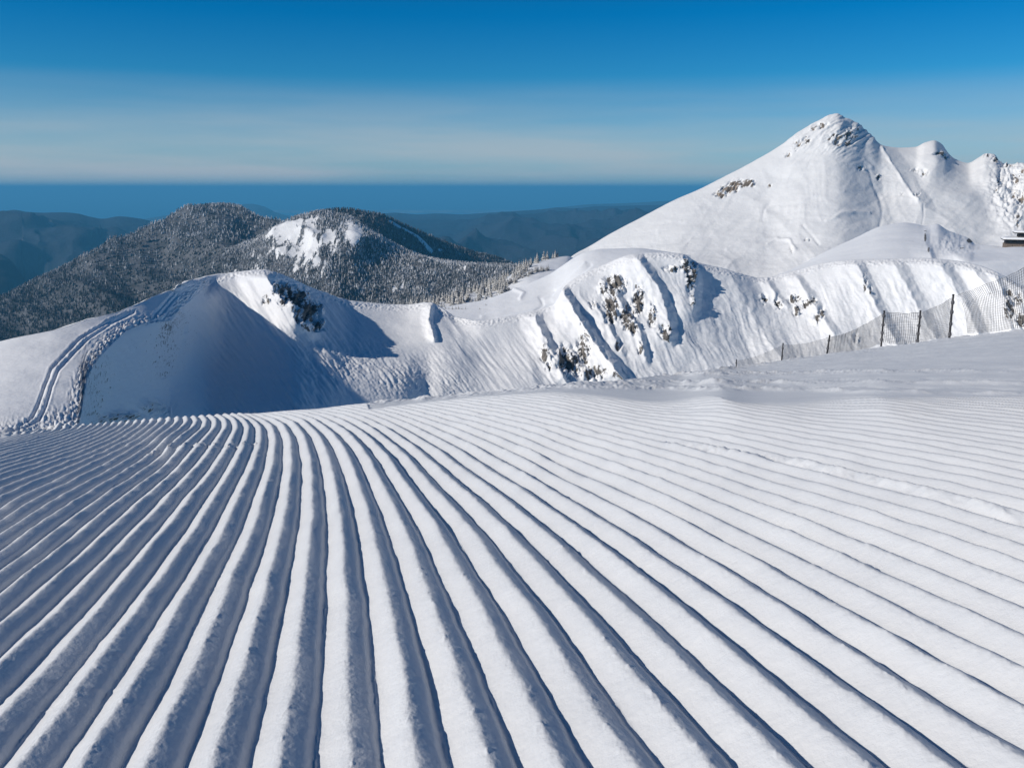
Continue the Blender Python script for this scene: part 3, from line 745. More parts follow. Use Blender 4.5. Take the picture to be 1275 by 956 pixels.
# ------------------------------------------------------------------ wooded mountains
def forest_ground(name):
    t = NT(name); p = t.pos()
    c = t.ramp(t.noise(p, .02, 6, .65), [(.35, (.045, .047, .05)), (.65, (.15, .15, .16))])
    col = t.mix(t.ramp(t.attr('clear'), [(.4, 0.0), (.6, 1.0)]), c, (.86, .86, .87))
    return t.principled(col, .8, t.bump(t.noise(p, .05, 5, .6), 3.), .2)
FG = forest_ground('snowy_forest_floor')

def hill(name, label, px, rows, counts, relief, clear=None, mat=None, cat='mountain', ribs=(), fade=14):
    P, PX, PY, D = loft(px, rows, counts)
    N = normals(P); X, Y, Z = P[..., 0], P[..., 1], P[..., 2]
    nf = sum(counts[:-2])
    rowi = np.arange(P.shape[0])[:, None].astype(float)
    front = 1 - sstep(nf - 4, nf + 1, rowi)
    sky = PY[nf][None]
    h = relief(X, Y, Z, PX, PY) * sstep(0, fade, PY - sky) * front
    for poly, A, wl, wr in ribs: P = P * (1 - rib(PX, PY, poly, A, wl, wr, 5, 20) * front / D)[..., None]
    P = P + N * h[..., None]
    at = {'clear': clear(PX, PY) * front} if clear else {'clear': np.zeros(PX.shape)}
    o = link(name, grid_mesh(name, P, at), mat or FG)
    tag(o, label, cat, kind='structure')
    return dict(P=P, PX=PX, PY=PY, clear=at['clear'], nf=nf, D=D)

def back_rows(S): return [[(x, y + 6, d * 1.06) for x, y, d in S], [(x, y + 90, d * 1.4) for x, y, d in S]]
def lower(S, y, d, fy, fd):
    return [(x, yy + (y - yy) * fy, dd * (d / dd) ** fd) for x, yy, dd in S]

S1 = [(-330, 470, 2300), (-100, 402, 2550), (0, 371, 2700), (40, 351, 2780), (70, 337, 2830), (110, 319, 2880), (150, 302, 2930), (190, 286, 2970), (212, 276, 2990), (226, 265, 3000), (242, 258, 3010), (262, 256, 3020), (280, 255.5, 3020),
      (298, 259, 3020), (312, 266, 3010), (326, 273, 3000), (350, 281, 2980), (400, 298, 2950), (480, 328, 2900)]
w1 = hill('wooded_mountain', 'dark wooded mountain rising behind the shaded bowl, frosted towards its rounded top', np.arange(-330, 481, 1.5),
          [lower(S1, 500, 1950, 1, 1), lower(S1, 500, 1950, .55, .62), S1] + back_rows(S1), [60, 60, 8, 6],
          lambda X, Y, Z, PX, PY: 55 * ridged(X / 420 + Y / 900, Y / 600, 3, 401) + 14 * fbm(X / 120, Y / 120, 3, 402))
S2 = [(280, 312, 2450), (310, 301, 2450), (330, 291, 2440), (346, 281, 2430), (362, 273, 2420), (382, 267, 2410), (401, 263.5, 2400), (418, 267, 2395), (437, 271, 2390), (448, 279, 2385), (462, 288, 2370), (490, 304, 2340),
      (520, 318, 2300), (550, 325, 2270), (590, 329, 2240), (640, 331, 2200), (720, 345, 2150)]
w2 = hill('wooded_mountain', 'frosted wooded hump with a bright open snow scar on its near side', np.arange(280, 721, 1.4),
          [lower(S2, 450, 1720, 1, 1), lower(S2, 450, 1720, .5, .55), S2] + back_rows(S2), [60, 64, 8, 6],
          lambda X, Y, Z, PX, PY: 26 * ridged(X / 230 + Y / 700, Y / 500, 3, 411) + 9 * fbm(X / 80, Y / 80, 3, 412),
          clear=lambda PX, PY: np.clip(blobs(PX, PY, [(366, 290, 26, 18, 1.2), (384, 308, 18, 30, 1.15), (396, 330, 10, 12, .8), (352, 302, 12, 11, .8), (438, 294, 12, 20, 1.15), (412, 298, 11, 16, .95), (428, 308, 8, 9, .7), (378, 322, 14, 12, .8), (355, 318, 16, 6, .7), (404, 282, 6, 8, .7), (330, 322, 14, 5, .6)])
                                        + 1.5 * fbm((PX + (PY - 300) * .3) / 6, PY / 22, 4, 415, .64) * sstep(250, 275, PY), 0, 1.2),
          ribs=[([(400, 261), (404, 290), (396, 330)], 40, 60, 60), ([(440, 267), (447, 290), (440, 320)], 34, 40, 30)])
S3 = [(385, 270, 2700), (410, 262, 2720), (432, 261, 2740), (455, 264.5, 2760), (475, 268, 2790), (500, 279, 2850), (530, 292, 2940), (560, 304, 3050), (590, 314, 3160), (620, 321, 3260), (640, 329, 3340), (720, 360, 3500)]
w3 = hill('wooded_mountain', 'dark wooded far flank in shade behind the frosted hump, a white ski run cut through it', np.arange(385, 721, 1.4),
          [lower(S3, 420, 2500, 1, 1), lower(S3, 420, 2500, .5, .5), S3] + back_rows(S3), [50, 60, 8, 6],
          lambda X, Y, Z, PX, PY: 18 * ridged(X / 260 - Y / 500, Y / 500, 3, 421) + 6 * fbm(X / 80, Y / 80, 3, 422),
          clear=lambda PX, PY: np.maximum.reduce([1.1 * np.exp(-(polyline_dist(PX, PY, [(485, 277), (495, 284)]) / 3.2) ** 2), 1.1 * np.exp(-(polyline_dist(PX, PY, [(501, 287), (518, 297), (522, 302), (535, 314)]) / 3.0) ** 2),
                                                  blobs(PX, PY, [(547, 312, 4, 2.5, .8), (511, 317, 6, 2, .8), (570, 318, 3, 6, .5), (500, 300, 4, 1.6, .6)])]))

def spruce_proto(seed, tiers, sides, jag):
    """one rough conifer of unit height: drooping, ragged tiers; values: height 0..1 kept in the mesh itself"""
    r = random.Random(seed); V = []; F = []
    for i in range(tiers):
        f = i / tiers
        z0 = .06 + .80 * f; rad = .20 * (1 - f) ** .85 + .025; top = z0 + (.34 if tiers <= 3 else 1.5 / tiers) * (1 - .35 * f)
        b = len(V); off = r.random() * 6.28
        V.append((0, 0, min(top, 1.0)))
        for k in range(sides):
            a = off + 2 * math.pi * k / sides
            q = rad * (1 + jag * (r.random() - .5) * 2) * (1.15 if k % 2 else .72)
            V.append((math.cos(a) * q, math.sin(a) * q, z0 + (.03 if k % 2 == 0 else -.03) + .03 * (r.random() - .5)))
        for k in range(sides): F.append((b, b + 1 + k, b + 1 + (k + 1) % sides))
    V[0 if tiers == 0 else (tiers - 1) * (sides + 1)] = (0, 0, 1.0)
    return np.array(V), np.array(F)

def tree_mat(name, dark, frost):
    t = NT(name); g = t.n('ShaderNodeNewGeometry')
    sp = t.n('ShaderNodeSeparateXYZ'); t.l(g.outputs['Normal'], sp.inputs[0])
    n = t.noise(g.outputs['Position'], .35, 3, .6)
    a = t.math('ADD', t.attr('frost'), t.math('MULTIPLY', t.math('SUBTRACT', n, .5), .9))
    a = t.math('ADD', a, t.math('MULTIPLY', sp.outputs[2], .25))
    col = t.mix(t.ramp(a, [(.35, 0.0), (.85, 1.0)]), dark, frost)
    return t.principled(col, .85, None, .1)
FOREST = tree_mat('frosted_conifer_mass', (.036, .034, .034), (.64, .64, .655))

def forest(name, label, H, count, hmin, hmax, frost_fn, keep=None):
    P, PX, PY, cl, nf = H['P'], H['PX'], H['PY'], H['clear'], H['nf']
    protos = [spruce_proto(40 + i, 3, 6, .35) for i in range(4)]
    # spread by picture area so near and far slopes are covered alike
    i = rng.integers(2, nf + 3, count * 3); j = rng.integers(0, P.shape[1], count * 3)
    ok = (cl[i, j] < .5 + .25 * rng.standard_normal(len(i)) * .4)
    if keep is not None: ok &= keep(PX[i, j], PY[i, j])
    i, j = i[ok][:count], j[ok][:count]
    base = P[i, j] + rng.normal(0, 2.0, (len(i), 3)) * np.array([1, 1, 0])
    fr = frost_fn(PX[i, j], PY[i, j], base) + .16 * rng.standard_normal(len(i))
    hh = rng.uniform(hmin, hmax, len(i)); rot = rng.uniform(0, 6.28, len(i)); wid = rng.uniform(.85, 1.5, len(i))
    Vs, Fs, A = [], [], []; off = 0
    for k, (pv, pf) in enumerate(protos):
        s = np.arange(len(i)) % len(protos) == k
        b, h_, r_, w_, f_ = base[s], hh[s], rot[s], wid[s], fr[s]
        c, sn = np.cos(r_)[:, None], np.sin(r_)[:, None]
        x = (pv[None, :, 0] * c - pv[None, :, 1] * sn) * (h_ * w_)[:, None]; y = (pv[None, :, 0] * sn + pv[None, :, 1] * c) * (h_ * w_)[:, None]
        z = pv[None, :, 2] * h_[:, None]
        V = np.stack([x, y, z], -1) + b[:, None, :]
        F = pf[None] + (np.arange(len(b)) * len(pv))[:, None, None] + off
        off += len(b) * len(pv)
        Vs.append(V.reshape(-1, 3)); Fs.append(F.reshape(-1, 3)); A.append((f_[:, None] + .25 * (pv[None, :, 2] - .4)).ravel())
    o = link(name, raw_mesh(name, np.concatenate(Vs), np.concatenate(Fs), False, {'frost': np.concatenate(A)}), FOREST)
    tag(o, label, 'forest', kind='stuff')
def fr1(px, py, b):
    return np.interp(py, [255, 300, 360, 410], [.56, .58, .34, .14]) + .38 * fbm(px / 34, py / 22, 4, 501, .6) - .10
forest('forest', 'dark conifer forest covering the far wooded mountain behind the bowl', w1, 46000, 6, 11.5, fr1)
forest('forest', 'frost-white conifer forest around the open snow scar', w2, 22000, 4.5, 8.5, lambda px, py, b: np.interp(py, [262, 300, 340, 380], [.45, .62, .5, .36]) + .3 * fbm(px / 26, py / 18, 4, 502) + .10 * np.interp(px, [300, 340, 520, 640], [-.5, .6, .6, .2]))
forest('forest', 'dark shaded conifer forest on the flank with the ski run', w3, 11000, 5.5, 10, lambda px, py, b: .20 + .25 * fbm(px / 24, py / 14, 3, 503))

# ------------------------------------------------------------------ the saddle wood: separate spruces
S4 = [(470, 396, 640), (500, 386, 660), (545, 376, 690), (575, 368, 715), (600, 360, 740), (622, 350, 765), (640, 340, 785), (660, 329.5, 805), (690, 321, 840), (706, 319, 860), (716, 322, 875), (760, 350, 900)]
w4 = hill('saddle_hill', 'low snowy hill behind the saddle carrying the frosted wood', np.arange(470, 761, 1.4),
          [[(x, y + 60, d * .78) for x, y, d in S4], [(x, y + 22, d * .88) for x, y, d in S4], S4] + back_rows(S4), [14, 30, 6, 6],
          lambda X, Y, Z, PX, PY: 1.5 * fbm(X / 30, Y / 30, 3, 431), mat=snow_mat('saddle_snow', [(.2, .3, 4)]), cat='hill')
BARK = plain('spruce_bark', (.06, .045, .035), .9, 4.)
NEEDLES = tree_mat('frosted_needles', (.045, .042, .036), (.60, .59, .57))
NEEDLES_DARK = tree_mat('sparsely_frosted_needles', (.035, .034, .030), (.42, .41, .40))
def spruce_crown(seed, tiers, w=1.0):
    """crown of separate drooping boughs round the stem, unit height"""
    r = random.Random(seed); V = []; F = []; A = []
    for i in range(tiers):
        f = i / (tiers - 1); z = .10 + .86 * f; L = w * (.20 * (1 - f) ** .9 + .012)
        nb = max(4, int(8 - 3 * f)); off = r.random() * 6.28
        for k in range(nb):
            a = off + 2 * math.pi * (k + r.uniform(-.3, .3)) / nb; l = L * r.uniform(.65, 1.25)
            dx, dy = math.cos(a), math.sin(a); sx, sy = -dy, dx; wd = l * .42 + .012
            dr = l * r.uniform(.25, .6); b = len(V)
            V += [(0, 0, z + .045), (dx*l*.5 + sx*wd, dy*l*.5 + sy*wd, z - dr*.45), (dx*l, dy*l, z - dr), (dx*l*.5 - sx*wd, dy*l*.5 - sy*wd, z - dr*.45), (dx*l*.5, dy*l*.5, z - dr*.1 + .015), (dx*l*.4, dy*l*.4, z - dr*.8 - .02)]
            F += [(b, b+1, b+4), (b+1, b+2, b+4), (b+2, b+3, b+4), (b+3, b, b+4), (b, b+5, b+1), (b+1, b+5, b+2), (b+2, b+5, b+3), (b+3, b+5, b)]
            fr = r.uniform(.4, .85)
            A += [fr + .1, fr, fr + .15, fr, fr + .12, fr - .35]
    b = len(V); V += [(.012, 0, .9), (-.008, .01, .9), (-.008, -.01, .9), (0, 0, 1.03)]; F += [(b, b+1, b+3), (b+1, b+2, b+3), (b+2, b, b+3)]; A += [.5] * 4
    return raw_mesh('crown', np.array(V), np.array(F), False, {'frost': np.array(A)})
def trunk_mesh():
    m = MB(); m.tube([(0, 0, -.06), (0, 0, .3), (0, 0, .93)], [.022, .017, .004], 5)
    return m.mesh('trunk')
TRUNK = trunk_mesh(); TRUNK.materials.append(BARK)
CROWNS = [spruce_crown(s, n, w) for s, n, w in ((1, 9, 1.45), (2, 8, 1.2), (3, 10, 1.3), (4, 7, 1.6))]
CROWNS_DARK = [spruce_crown(s, n, w) for s, n, w in ((11, 6, 1.5), (12, 6, 1.35))]
for me in CROWNS: me.materials.append(NEEDLES)
for me in CROWNS_DARK: me.materials.append(NEEDLES_DARK)
def spruce(name, loc, height, crown, label, group, cat='tree'):
    e = empty(name, loc, random.random() * 6.28); e.scale = (height,) * 3
    tag(e, label, cat, group)
    o = bpy.data.objects.new('trunk', TRUNK); COL.objects.link(o); o.parent = e
    o = bpy.data.objects.new('crown', crown); COL.objects.link(o); o.parent = e
def ground4(px, t):
    """point of the saddle hill at picture x and fraction t of the way from its skirt to its crest"""
    j = int(np.clip((px - 470) / 1.4, 0, w4['P'].shape[1] - 1)); i = int(np.clip(14 + t * 30, 0, 44))
    return w4['P'][i, j]
n = 0
while n < 232:
    px = random.uniform(478, 712); t = random.random() ** .8 * 1.06
    if px > 632 and t < min(.9, (px - 632) / 46): continue        # the open snow strip below the upper trees
    if px > 696 and random.random() < .5: continue
    q = ground4(px, t); hgt = random.uniform(5.5, 9.5)
    spruce('spruce_tree', tuple(q), hgt, random.choice(CROWNS), 'frosted spruce standing in the dense pale wood on the saddle', 'frosted spruces in the saddle wood'); n += 1
for k in range(34):
    f = (k + random.uniform(-.3, .3)) / 33
    px = 626 + 58 * f
    q = ground4(px, .45 - .15 * f + random.uniform(-.05, .05))
    spruce('spruce_tree', tuple(q), random.uniform(4.0, 6.5), random.choice(CROWNS_DARK), 'low dark spruce in the row below the snow strip on the saddle', 'low dark spruces along the snow strip')

# small bushes poking through the snow of the saddle
for px, py, h_ in ((551, 384.6, 1.5), (555, 384.2, 1.9), (559, 384.4, 1.7), (564, 385.0, 2.0), (568, 384.4, 1.8), (572, 384.8, 2.0), (576, 385.2, 1.6), (580, 384.6, 1.4), (598, 385, 1.3), (606, 380.5, 1.2)):
    j = int((px - 440) / 1.1); i = int(np.argmin(np.abs(sad_Y[:119, j] - py)))
    spruce('bush', tuple(sad_P[i, j]), h_, random.choice(CROWNS_DARK), 'low dark bush poking through the snow of the saddle by the cornice', 'low bushes on the saddle snow', 'bush')

# ------------------------------------------------------------------ far ranges, sea, air
def far_mat(name, dark, light, pale, sc):
    t = NT(name); p = t.pos()
    n = t.noise(p, sc, 7, .62)
    c = t.ramp(n, [(.3, dark), (.7, light)])
    a = t.math('ADD', t.attr('clear'), t.math('MULTIPLY', t.math('SUBTRACT', t.noise(p, sc * 4, 5, .65), .5), 1.0))
    c = t.mix(t.ramp(a, [(.45, 0.0), (.75, 1.0)]), c, pale)
    return t.principled(c, .9, t.bump(t.noise(p, sc * 2, 6, .6), .05 / sc), .1)
SL = [(-330, 250, 8600), (-100, 256, 8800), (0, 263.5, 9000), (18, 261.5, 9000), (34, 264, 9000), (55, 265, 9050), (76, 264.5, 9100), (96, 266, 9150), (112, 270, 9200), (128, 272.5, 9250), (148, 269.5, 9300), (172, 272, 9350), (205, 280, 9400), (240, 292, 9400), (330, 330, 9300)]
hill('far_range', 'dark blue forested range on the left beyond the valley, pale bare patches on its slopes', np.arange(-330, 331, 1.5),
     [lower(SL, 520, 4300, 1, 1), lower(SL, 520, 4300, .5, .55), SL] + back_rows(SL), [70, 70, 8, 6],
     lambda X, Y, Z, PX, PY: 330 * ridged(X / 1500 + Y / 4000, Y / 2600, 4, 601) + 50 * fbm(X / 500, Y / 500, 3, 602),
     clear=lambda PX, PY: blobs(PX, PY, [(12, 283, 16, 9, .75), (2, 290, 12, 8, .7), (40, 296, 7, 8, .65), (68, 310, 6, 8, .7), (30, 286, 8, 5, .5), (37, 345, 5, 3, .8), (30, 335, 5, 3, .6), (80, 330, 20, 20, .3)]),
     mat=far_mat('far_woods', (.016, .022, .036), (.040, .046, .060), (.30, .27, .27), .0012), cat='mountain range', fade=42)
SL2 = [(-330, 300, 5200), (-60, 302, 5400), (-15, 312, 5500), (4, 318, 5550), (16, 327, 5600), (27, 342, 5650), (40, 362, 5700), (70, 395, 5800), (160, 470, 5900)]
hill('valley_spur', 'deep blue shaded spur low on the left in the valley', np.arange(-330, 161, 1.6),
     [lower(SL2, 520, 3600, 1, 1), lower(SL2, 520, 3600, .5, .55), SL2] + back_rows(SL2), [30, 40, 8, 6],
     lambda X, Y, Z, PX, PY: 110 * ridged(X / 700, Y / 1500, 3, 611), mat=far_mat('spur_woods', (.022, .030, .034), (.045, .05, .05), (.2, .2, .2), .002), cat='hill')
SR = [(400, 286, 13000), (440, 274, 13200), (470, 267.5, 13400), (492, 265, 13600), (520, 267, 13700), (545, 266, 13800), (575, 267, 13900), (600, 265.5, 14000), (640, 263, 14000), (672, 261, 14000), (696, 258.5, 14000), (716, 259.5, 14100), (742, 257, 14200), (775, 256.5, 14300), (805, 255.5, 14400), (835, 255, 14500), (880, 252, 14600), (1000, 250, 14800), (1620, 245, 15000)]
hill('far_range', 'slate blue forested range stretching below the sea behind the saddle wood', np.arange(400, 1621, 1.6),
     [lower(SR, 400, 5200, 1, 1), lower(SR, 400, 5200, .45, .55), SR] + back_rows(SR), [60, 60, 8, 6],
     lambda X, Y, Z, PX, PY: 380 * ridged(X / 2000 + Y / 5000, Y / 3400, 4, 621) + 60 * fbm(X / 700, Y / 700, 3, 622),
     clear=lambda PX, PY: blobs(PX, PY, [(600, 318, 5, 3, .8), (590, 312, 3, 4, .6), (720, 300, 30, 20, .15)]),
     mat=far_mat('slate_woods', (.014, .020, .036), (.036, .042, .058), (.34, .34, .34), .0010), cat='mountain range', fade=42)
SF = [(-330, 268, 21000), (60, 275, 21000), (160, 275, 21000), (190, 271, 21000), (215, 267, 21000), (250, 262, 21000), (285, 256.5, 21000), (312, 254, 21000), (328, 257, 21000), (345, 265, 21000), (380, 272, 21000), (430, 276, 21000), (500, 270, 21000), (620, 266, 21500),
      (700, 258, 22000), (735, 254.5, 22000), (780, 253, 22000), (840, 250, 22000), (1000, 248, 22000), (1620, 246, 22000)]
hill('far_range', 'faint blue coastal hills, the farthest before the sea', np.arange(-330, 1621, 2.0),
     [lower(SF, 330, 12000, 1, 1), lower(SF, 330, 12000, .5, .5), SF] + back_rows(SF), [20, 30, 6, 5],
     lambda X, Y, Z, PX, PY: 200 * ridged(X / 3000, Y / 4000, 3, 631), mat=far_mat('coast_woods', (.028, .036, .04), (.06, .062, .06), (.3, .3, .3), .0007), cat='mountain range', fade=42)

SEA_Z, SEA_FAR = -1000.0, 190000.0
def sea():
    ys = np.r_[-900, 1500, np.geomspace(4000, SEA_FAR, 40)]; xs = np.linspace(-170000, 170000, 80)
    P = np.stack(np.broadcast_arrays(xs[None], ys[:, None], SEA_Z), -1).astype(float)
    t = NT('sea_water'); p = t.pos()
    mp = t.n('ShaderNodeMapping'); mp.inputs['Scale'].default_value = (.00008, .00035, 1); t.l(p, mp.inputs[0])
    n = t.noise(mp.outputs[0], 1.0, 5, .6)
    c = t.ramp(n, [(.35, (.012, .15, .27)), (.65, (.018, .18, .31))])
    m = t.principled(c, .45, None, .25)
    o = link('sea', grid_mesh('sea', P), m); tag(o, 'calm blue sea filling the distance up to the horizon', 'sea', kind='structure')
    # low coast, pale with towns
    xs = np.linspace(-12000, 30000, 420); f = np.linspace(0, 1, 14)
    y0 = 37000 + 900 * fbm(xs / 6000, xs * 0, 4, 641); y1 = 42000 + 1600 * fbm(xs / 5000, xs * 0 + 5, 4, 642)
    Y = y0[None] + (y1 - y0)[None] * f[:, None]
    Z = SEA_Z + 3 + 24 * np.sin(math.pi * f)[:, None] * (1 + .8 * fbm(xs[None] / 2500, Y / 2500, 3, 643))
    P = np.stack([np.broadcast_to(xs, Y.shape), Y, Z], -1)
    t = NT('coast_land'); p = t.pos()
    c = t.ramp(t.noise(p, .0011, 6, .7), [(.44, (.05, .06, .06)), (.58, (.5, .47, .44))])
    o = link('coast_plain', grid_mesh('coast_plain', P), t.principled(c, .9)); tag(o, 'low coastal plain with pale towns at the edge of the sea', 'coast', kind='structure')
sea()

def air():
    m = MB(); m.box((-171000, -1000, SEA_Z - 1), (171000, SEA_FAR + 100, 108))
    o = m.build('haze', None); t = NT('haze_air')
    v = t.n('ShaderNodeVolumePrincipled'); v.inputs['Color'].default_value = (*HAZE_COL, 1); v.inputs['Density'].default_value = HAZE_D
    v.inputs['Anisotropy'].default_value = .0
    t.l(v.outputs[0], t.out.inputs['Volume'])
    o.data.materials.append(t.m)
    tag(o, 'thin blue haze in the air over the valleys and the sea', 'haze', kind='stuff')
HAZE_D, HAZE_COL = 6.4e-5, (.14, .59, 1.0)
air()

# ------------------------------------------------------------------ safety net along the edge of the piste
POLE = plain('dark_pole', (.022, .022, .026), .5, 3., .3); CORD = plain('net_cord', (.030, .031, .036), .8, 9., .2); BAND = plain('pole_band', (.10, .10, .11), .6, 5.)
flatP = piste_P.reshape(-1, 3)
def ground_at(x, y):
    c = flatP[(np.abs(flatP[:, 0] - x) < 2.5) & (np.abs(flatP[:, 1] - y) < 14)]
    if not len(c): return None
    d = (c[:, 0] - x) ** 2 + (c[:, 1] - y) ** 2
    i = np.argsort(d)[:4]; w = 1 / (d[i] + 1e-4)
    return float((c[i, 2] * w).sum() / w.sum())
def safety_net():
    #  picture x of the post, metres ahead, picture y of its top, lean
    spec = [(917, 86, 448, 0.), (975, 70, 428, .01), (1033, 56, 418, .07), (1101, 38.5, 388, .0), (1146, 36.5, 388, .0), (1187, 33, 368, -.015), (1352, 25, 292, .02), (1520, 20.5, 214, 0)]
    root = empty('safety_net_fence', tuple(point(1101, 433, 38.5)))
    tag(root, 'dark mesh safety net strung between thin black poles at the edge of the piste', 'safety fence')
    o0 = np.array(root.location)
    posts = []
    for i, (px, d, yt, lean) in enumerate(spec):
        top = point(px, yt, d); g = ground_at(top[0], d)
        if g is None: g = top[2] - 1.85
        g = min(max(g, top[2] - 2.4), top[2] - 1.2)
        base = np.array([top[0] - lean * (top[2] - g), d, g])
        posts.append((base, top))
        b, t_ = base - o0, top - o0
        m = MB(); dn = (b - t_) / np.linalg.norm(b - t_)
        r = .040 if px > 1090 else .055
        m.tube([b + dn * .35, b + (t_ - b) * .5, t_], [r, r, r * .85], 8)
        m.tube([t_ - dn * .0, t_ - dn * .05], [r * 1.25, r * .9], 8)
        po = m.build('post', POLE, root, True)
        for f in (.10, .34, .60, .86):
            c = MB()
            q = b + (t_ - b) * (f + random.uniform(-.03, .03))
            c.tube([q - dn * .07, q - dn * .03, q + dn * .03, q + dn * .07], [r * 1.2, r * 1.7, r * 1.7, r * 1.2], 8)
            c.build('net_clip', BAND, po)
    for i in range(len(posts) - 1):
        (b0, t0), (b1, t1) = posts[i], posts[i + 1]
        far = spec[i][0] < 1090
        L = np.linalg.norm(t1 - t0)
        nu = int(np.clip(L / (.14 if not far else .22), 18, 170)); nvv = 22
        u = np.linspace(0, 1, nu)[:, None]; v = np.linspace(0, 1, nvv)[None]
        uu, vv = np.broadcast_arrays(u, v)
        if spec[i][0] == 1187: uu = uu + (1 - uu) * .19 * (1 - vv) ** .45 * (1 - uu)
        lo = b0[None, None] + (b1 - b0) * uu[..., None]; hi = t0[None, None] + (t1 - t0) * uu[..., None]
        zl = lo[:, 0, 2].copy()                      # lower edge follows the snow
        for a in range(nu):
            g = ground_at(lo[a, 0, 0], lo[a, 0, 1])
            if g is not None and not far: zl[a] = max(zl[a] * .4 + (g + .05) * .6, min(b0[2], b1[2]) - .3)
        kk = np.ones(9) / 9
        zl = np.convolve(np.pad(zl, 4, mode='edge'), kk, mode='valid')
        lo[:, :, 2] = zl[:, None]
        Pn = lo + (hi - lo) * (.03 + .93 * vv[..., None])
        sag = (4 * uu * (1 - uu)) * .012 * L
        Pn[..., 2] -= sag * vv
        Pn[..., 1] += .10 * noise2(uu * L / 1.1, vv * 1.6, 700 + i) * np.sin(math.pi * np.clip(uu, 0, 1)) ** .5
        Pn[..., 2] += .03 * noise2(uu * L / .5, vv * 5, 720 + i)
        Pn -= o0
        VI = [0, 4, 8, 12, 16, nvv - 1]
        V = []; F = []; w = .0078 if not far else .0075
        side = np.array([0, 1, 0.])
        def cord(line, ww):
            k = len(line); b = sum(len(q) for q in V)
            tng = np.gradient(line, axis=0); tng /= np.linalg.norm(tng, axis=1, keepdims=True) + 1e-9
            nn = np.cross(tng, side); nn /= np.linalg.norm(nn, axis=1, keepdims=True) + 1e-9
            ring = np.stack([line + nn * ww, line - nn * ww * .5 + side * ww * .87, line - nn * ww * .5 - side * ww * .87], 1).reshape(-1, 3)
            V.append(ring)
            j = b + np.arange(k - 1) * 3
            for q in range(3):
                F.append(np.stack([j + q, j + (q + 1) % 3, j + 3 + (q + 1) % 3, j + 3 + q], 1))
        for a in range(0, nvv): cord(Pn[::3, a] if nu > 40 else Pn[:, a], w)
        for a in range(0, nu): cord(Pn[a, VI], w * .9)
        o = link('net_panel', raw_mesh('net_panel', np.concatenate(V), np.concatenate(F), False), CORD, root)
        V = []; F = []
        cord(Pn[:, -1] + np.array([0, 0, .006]), .0085)
        link('top_rope', raw_mesh('top_rope', np.concatenate(V), np.concatenate(F), False), CORD, o)
safety_net()

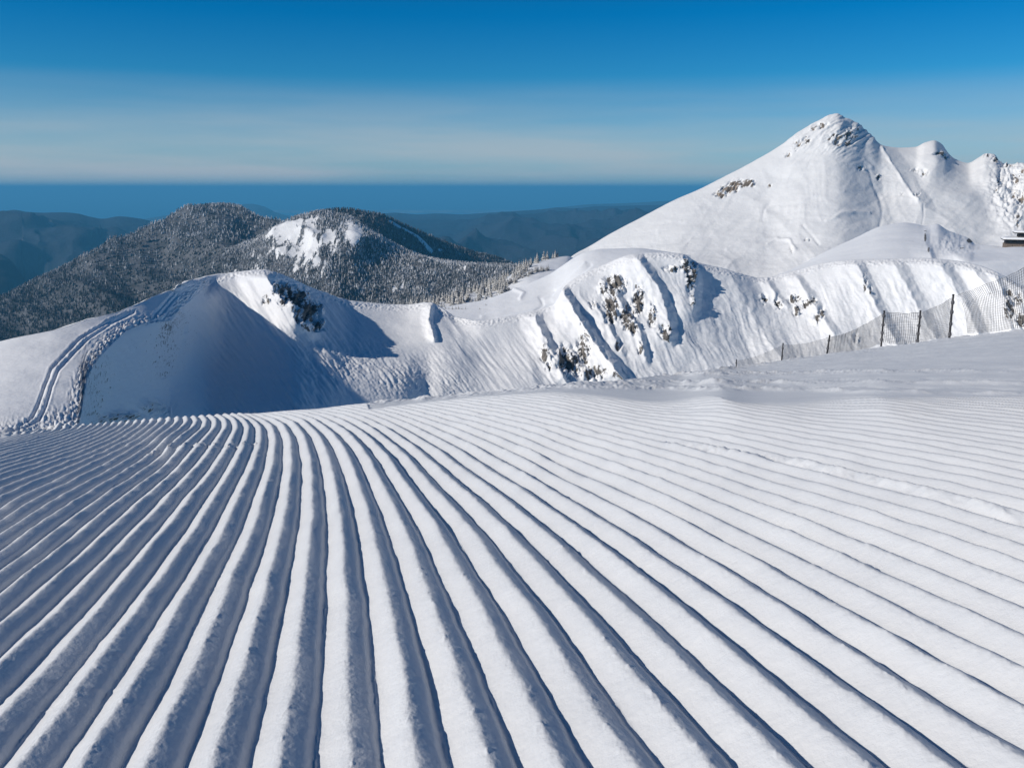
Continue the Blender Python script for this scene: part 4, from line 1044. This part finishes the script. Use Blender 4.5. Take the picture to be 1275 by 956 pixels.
# ------------------------------------------------------------------ mountain lodge at the right edge
def lodge():
    c = point(1251, 308.5, 500)
    root = empty('mountain_lodge', tuple(c), R(-24)); root.location.z -= .3
    tag(root, 'dark two-tier mountain lodge with thick snow on its flat roofs', 'building')
    stone = plain('stone_wall', (.16, .125, .10), .9, 1.1, .55, bump=.05); dark = plain('dark_timber', (.030, .024, .022), .8, 2.); glass = plain('window_glass', (.012, .015, .02), .15, 1., .3)
    snow = snow_mat('roof_snow', [(1.2, .06, 4)])
    W, Dp = 26., 15.
    m = MB(); m.box((0, 0, -3), (W, Dp, 2.35)); w = m.build('wall', stone, root)
    m = MB()
    for k in range(5): m.box((2.6 + k * 5.1, -.35, -3), (3.5 + k * 5.1, -.003, 2.3))
    m.build('pier', stone, root)
    m = MB(); m.box((.5, .5, 2.35), (W - .5, Dp - .5, 4.5)); m.build('wall', dark, root)
    for k in range(6):
        m = MB(); x0 = 1.0 + k * 4.1
        for q in ((x0, .40, 2.6, x0 + 3.4, .47, 2.75), (x0, .40, 4.2, x0 + 3.4, .47, 4.35), (x0, .40, 2.75, x0 + .14, .47, 4.2), (x0 + 3.26, .40, 2.75, x0 + 3.4, .47, 4.2), (x0 + 1.63, .40, 2.75, x0 + 1.77, .47, 4.2)):
            m.box(q[:3], q[3:])
        win = m.build('window', dark, root)
        m = MB(); m.box((x0 + .14, .43, 2.75), (x0 + 3.26, .46, 4.2)); m.build('pane', glass, win)
    m = MB(); m.box((-1.3, -1.3, 4.5), (W + 1.3, Dp + 1.3, 4.95)); rf = m.build('roof', dark, root)
    def cap(x0, y0, x1, y1, z, hgt, par, seed):
        nx, ny = 40, 24
        xs = np.linspace(x0, x1, nx); ys = np.linspace(y0, y1, ny)
        X, Y = np.meshgrid(xs, ys)
        e = np.minimum.reduce([X - x0, x1 - X, Y - y0, y1 - Y])
        Z = z + hgt * np.clip(e / .7, 0, 1) ** .45 * (1 + .25 * fbm(X / 4, Y / 4, 3, seed))
        link('snow_cap', grid_mesh('snow_cap', np.stack([X, Y, Z], -1)), snow, par)
    cap(-1.35, -1.35, W + 1.35, Dp + 1.35, 4.96, 1.0, rf, 801)
    m = MB(); m.box((6.5, 4, 4.96), (W - 1, Dp - 1, 8.1)); m.build('upper_wall', dark, root)
    for k in range(4):
        m = MB(); x0 = 7.4 + k * 4.5
        m.box((x0, 3.93, 6.3), (x0 + 3.2, 3.99, 6.42)); m.box((x0, 3.93, 7.5), (x0 + 3.2, 3.99, 7.62)); m.box((x0, 3.93, 6.42), (x0 + .12, 3.99, 7.5)); m.box((x0 + 3.08, 3.93, 6.42), (x0 + 3.2, 3.99, 7.5))
        win = m.build('window', stone, root); m = MB(); m.box((x0 + .12, 3.95, 6.42), (x0 + 3.08, 3.98, 7.5)); m.build('pane', glass, win)
    m = MB(); m.box((4.3, 2.4, 8.1), (W + .6, Dp + .6, 8.65)); rf = m.build('roof', dark, root)
    cap(4.25, 2.35, W + .65, Dp + .65, 8.66, .9, rf, 802)
    m = MB(); m.box((9, 7, 8.66), (10.2, 8.2, 10.6)); m.box((8.85, 6.85, 10.6), (10.35, 8.35, 10.8)); m.build('chimney', stone, rf)
lodge()

# ------------------------------------------------------------------ picture
scene.view_settings.view_transform = 'Standard'; scene.view_settings.look = 'None'
scene.view_settings.gamma = 1; scene.view_settings.use_curve_mapping = False
scene.view_settings.exposure = 0.0
scene.cycles.use_denoising = True
scene.cycles.max_bounces = 6; scene.cycles.diffuse_bounces = 3; scene.cycles.volume_bounces = 0
